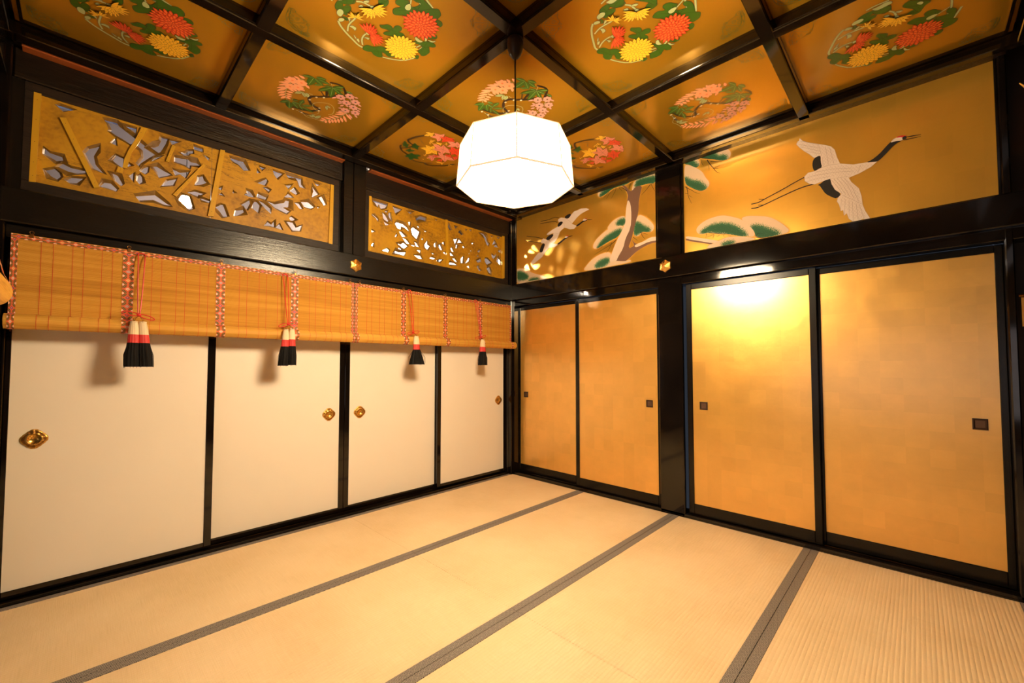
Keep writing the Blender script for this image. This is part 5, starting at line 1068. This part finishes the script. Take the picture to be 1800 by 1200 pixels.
for k, zt in enumerate((2.88, 3.30, 3.30)):
    y = -1.34+k*0.73
    box('paper_pane', shoji_hall, scr, -1.695, -1.690, y+0.012, y+0.718, 2.10, zt, bev=0)
    box('lattice_bar', framewood, scr, -1.69, -1.67, y-0.012, y+0.012, 2.05, zt+0.03, bev=0)
    box('lattice_bar', framewood, scr, -1.69, -1.665, y-0.012, y+0.73, zt, zt+0.03, bev=0)
cl = empty('corridor_lamp', (-1.0, -2.958, 2.65)); tag(cl, 'bright corridor lamp glimpsed through a hole of the left carving', 'lamp')
q = MB(); q.lathe((0, 0, 0), [(0.005, -0.05), (0.035, -0.04), (0.05, 0), (0.035, 0.04), (0.015, 0.055)], 14); q.obj('bulb', bulb_em, cl, smooth=True)
q = MB(); q.lathe((0, 0, 0), [(0.018, 0.05), (0.02, 0.09), (0.004, 0.10), (0.004, 1.05)], 10); q.obj('stem', cup_mat, cl)

bulb2 = mat('corridor_lamp_bright_glass', (0.9, 0.9, 0.9), 0.5, emit=(1.0, 0.84, 0.62), es=HALL*300)
cl = empty('corridor_lamp', (-1.40, -1.22, 2.96)); tag(cl, 'bare corridor lamp behind the post, throwing light through the finer carving', 'lamp')
q = MB(); q.lathe((0, 0, 0), [(0.005, -0.045), (0.03, -0.03), (0.042, 0), (0.03, 0.035), (0.012, 0.05)], 14); q.obj('bulb', bulb2, cl, smooth=True)
q = MB(); q.lathe((0, 0, 0), [(0.014, 0.045), (0.016, 0.08), (0.004, 0.09), (0.004, 0.72)], 10); q.obj('stem', cup_mat, cl)

# ================================================================ NEXT ROOM (behind and beside the camera)
nr_ = empty('wall_near'); tag(nr_, 'dark timber walls of the adjoining rooms behind the viewer', 'wall', kind='structure')
box('room_end_wall', dark_wall, nr_, -0.3, 6.5, -7.75, -7.7, -0.1, 3.2, bev=0)
box('room_side_wall', dark_wall, nr_, 6.4, 6.45, -7.7, 0.4, -0.1, 3.2, bev=0)
box('room_side_wall', dark_wall, nr_, -0.30, -0.22, -7.7, -3.95, -0.1, 3.2, bev=0)
box('room_back_wall', dark_wall, nr_, 3.812, 6.45, 0.14, 0.2, -0.1, 3.2, bev=0)
box('near_room_ceiling', dark_wall, nr_, -0.3, 6.45, -7.7, -3.96, 3.06, 3.1, bev=0)
box('side_room_ceiling', dark_wall, nr_, 3.96, 6.45, -3.96, 0.2, 3.06, 3.1, bev=0)
box('opening_rail', lacquer, nr_, 0.0, 3.95, -3.93, -3.85, 2.02, 2.21)
box('opening_rail', lacquer, nr_, 3.86, 3.94, -3.93, -0.40, 2.02, 2.21)
box('opening_rail', lacquer, nr_, 0.0, 3.95, -3.93, -3.85, 2.80, 3.06)
box('opening_rail', lacquer, nr_, 3.86, 3.94, -3.93, -0.40, 2.80, 3.06)
box('near_corner_post', lacquer, nr_, 3.86, 3.98, -3.99, -3.87, -0.05, 3.06)
ds = empty('daylit_screen'); tag(ds, 'daylit paper screens of the adjoining room behind the viewer', 'screen')
for k in range(4):
    x = 1.2+k*0.95
    box('paper_pane', shoji_em, ds, x+0.03, x+0.92, -7.695, -7.69, 0.35, 1.9, bev=0)
    for z in (0.65, 0.95, 1.25, 1.55): box('lattice_bar', framewood, ds, x+0.03, x+0.92, -7.69, -7.675, z-0.006, z+0.006, bev=0)
    box('screen_frame', framewood, ds, x-0.03, x+0.03, -7.69, -7.66, 0.0, 1.95, bev=0)
    for xx in (0.25, 0.475, 0.70): box('lattice_bar', framewood, ds, x+xx-0.005, x+xx+0.005, -7.69, -7.675, 0.35, 1.9, bev=0)

# rolled end of the neighbouring blind at the left edge of the picture
t = empty('neighbouring_blind', (0, 0, 0)); tag(t, 'end of a rolled bamboo blind with brocade edge at the far left edge', 'blind')
q = MB(); q.box(0.60, 2.6, -3.812, -3.806, 1.60, 1.957); q.obj('slat_sheet', bamboo, t)
q = MB(); pr = [(-3.800+0.048*math.cos(2*PI*k/20), 1.585+0.062*math.sin(2*PI*k/20)) for k in range(20)]
q.prism(pr, 0.60, 2.6, lambda u, v, d: (d, u, v)); q.obj('roll', bamboo, t)
q = MB(); q.ul = []; uvstrip(q, [(0.63, -3.803, 1.955), (0.63, -3.800, 1.76), (0.63, -3.778, 1.66), (0.63, -3.753, 1.60)], 0.028, (1, 0, 0), 0.052); uvobj(q, 'brocade_strip', brocade, t)
# gilt shoe of the post, lower left
q = MB(); q.box(0.0, 0.03, -3.90, -3.815, 0.0, 0.10, bev=0.004)
for k in range(4): q.box(0.03, 0.034, -3.89+k*0.02, -3.88+k*0.02, 0.02, 0.085, bev=0.001)
tag(q.obj('post_shoe', brass), 'gilt metal shoe around the foot of the far left post', 'fitting')
# gilt hanging lantern in the dark room beyond the right wall's end post
t = empty('gilt_lantern', (4.055, -0.09, 2.36)); tag(t, 'gilded hanging lantern in the dark beyond the right end post', 'lantern')
q = MB(); q.lathe((0, 0, 0), [(0.004, 0.55), (0.02, 0.50), (0.03, 0.44), (0.11, 0.38), (0.17, 0.34), (0.165, 0.325)], 6); q.obj('roof', brass, t)
for k in range(6):
    q = MB(); q.tube([(0.15*math.cos(k*PI/3), 0.15*math.sin(k*PI/3), 0.33), (0.18*math.cos(k*PI/3), 0.18*math.sin(k*PI/3), 0.36), (0.21*math.cos(k*PI/3), 0.21*math.sin(k*PI/3), 0.41)], [0.008, 0.007, 0.003], 6)
    q.obj('roof_curl', brass, t)
q = MB(); q.lathe((0, 0, 0), [(0.10, 0.12), (0.115, 0.15), (0.12, 0.22), (0.115, 0.30), (0.10, 0.33)], 6); q.obj('body', brass_dark, t)
q = MB(); q.lathe((0, 0, 0), [(0.03, 0.02), (0.10, 0.06), (0.14, 0.10), (0.12, 0.125)], 6); q.obj('base', brass, t)
q = MB(); q.tube([(0, 0, 0.55), (0, 0, 0.70)], 0.004, 6); q.obj('chain', brass, t)
t = empty('hanging_banner', (3.835, 0.05, -0.14)); tag(t, 'small gilt brocade hanging in the dark at the far right edge', 'hanging')
q = MB(); N = 12
q.add([(0.02*math.sin(i*1.3)+0.02*i*0.6, 0.015*math.cos(i*1.1), z) for z in (1.62, 1.78) for i in range(N)], [(i, i+1, N+i+1, N+i) for i in range(N-1)]); q.obj('cloth', brass, t)
q = MB(); q.tube([(-0.01, 0, 1.79), (0.20, 0, 1.79)], 0.008, 8); q.tube([(0.1, 0, 1.79), (0.1, 0, 3.19)], 0.002, 6); q.obj('rod', brass_dark, t)
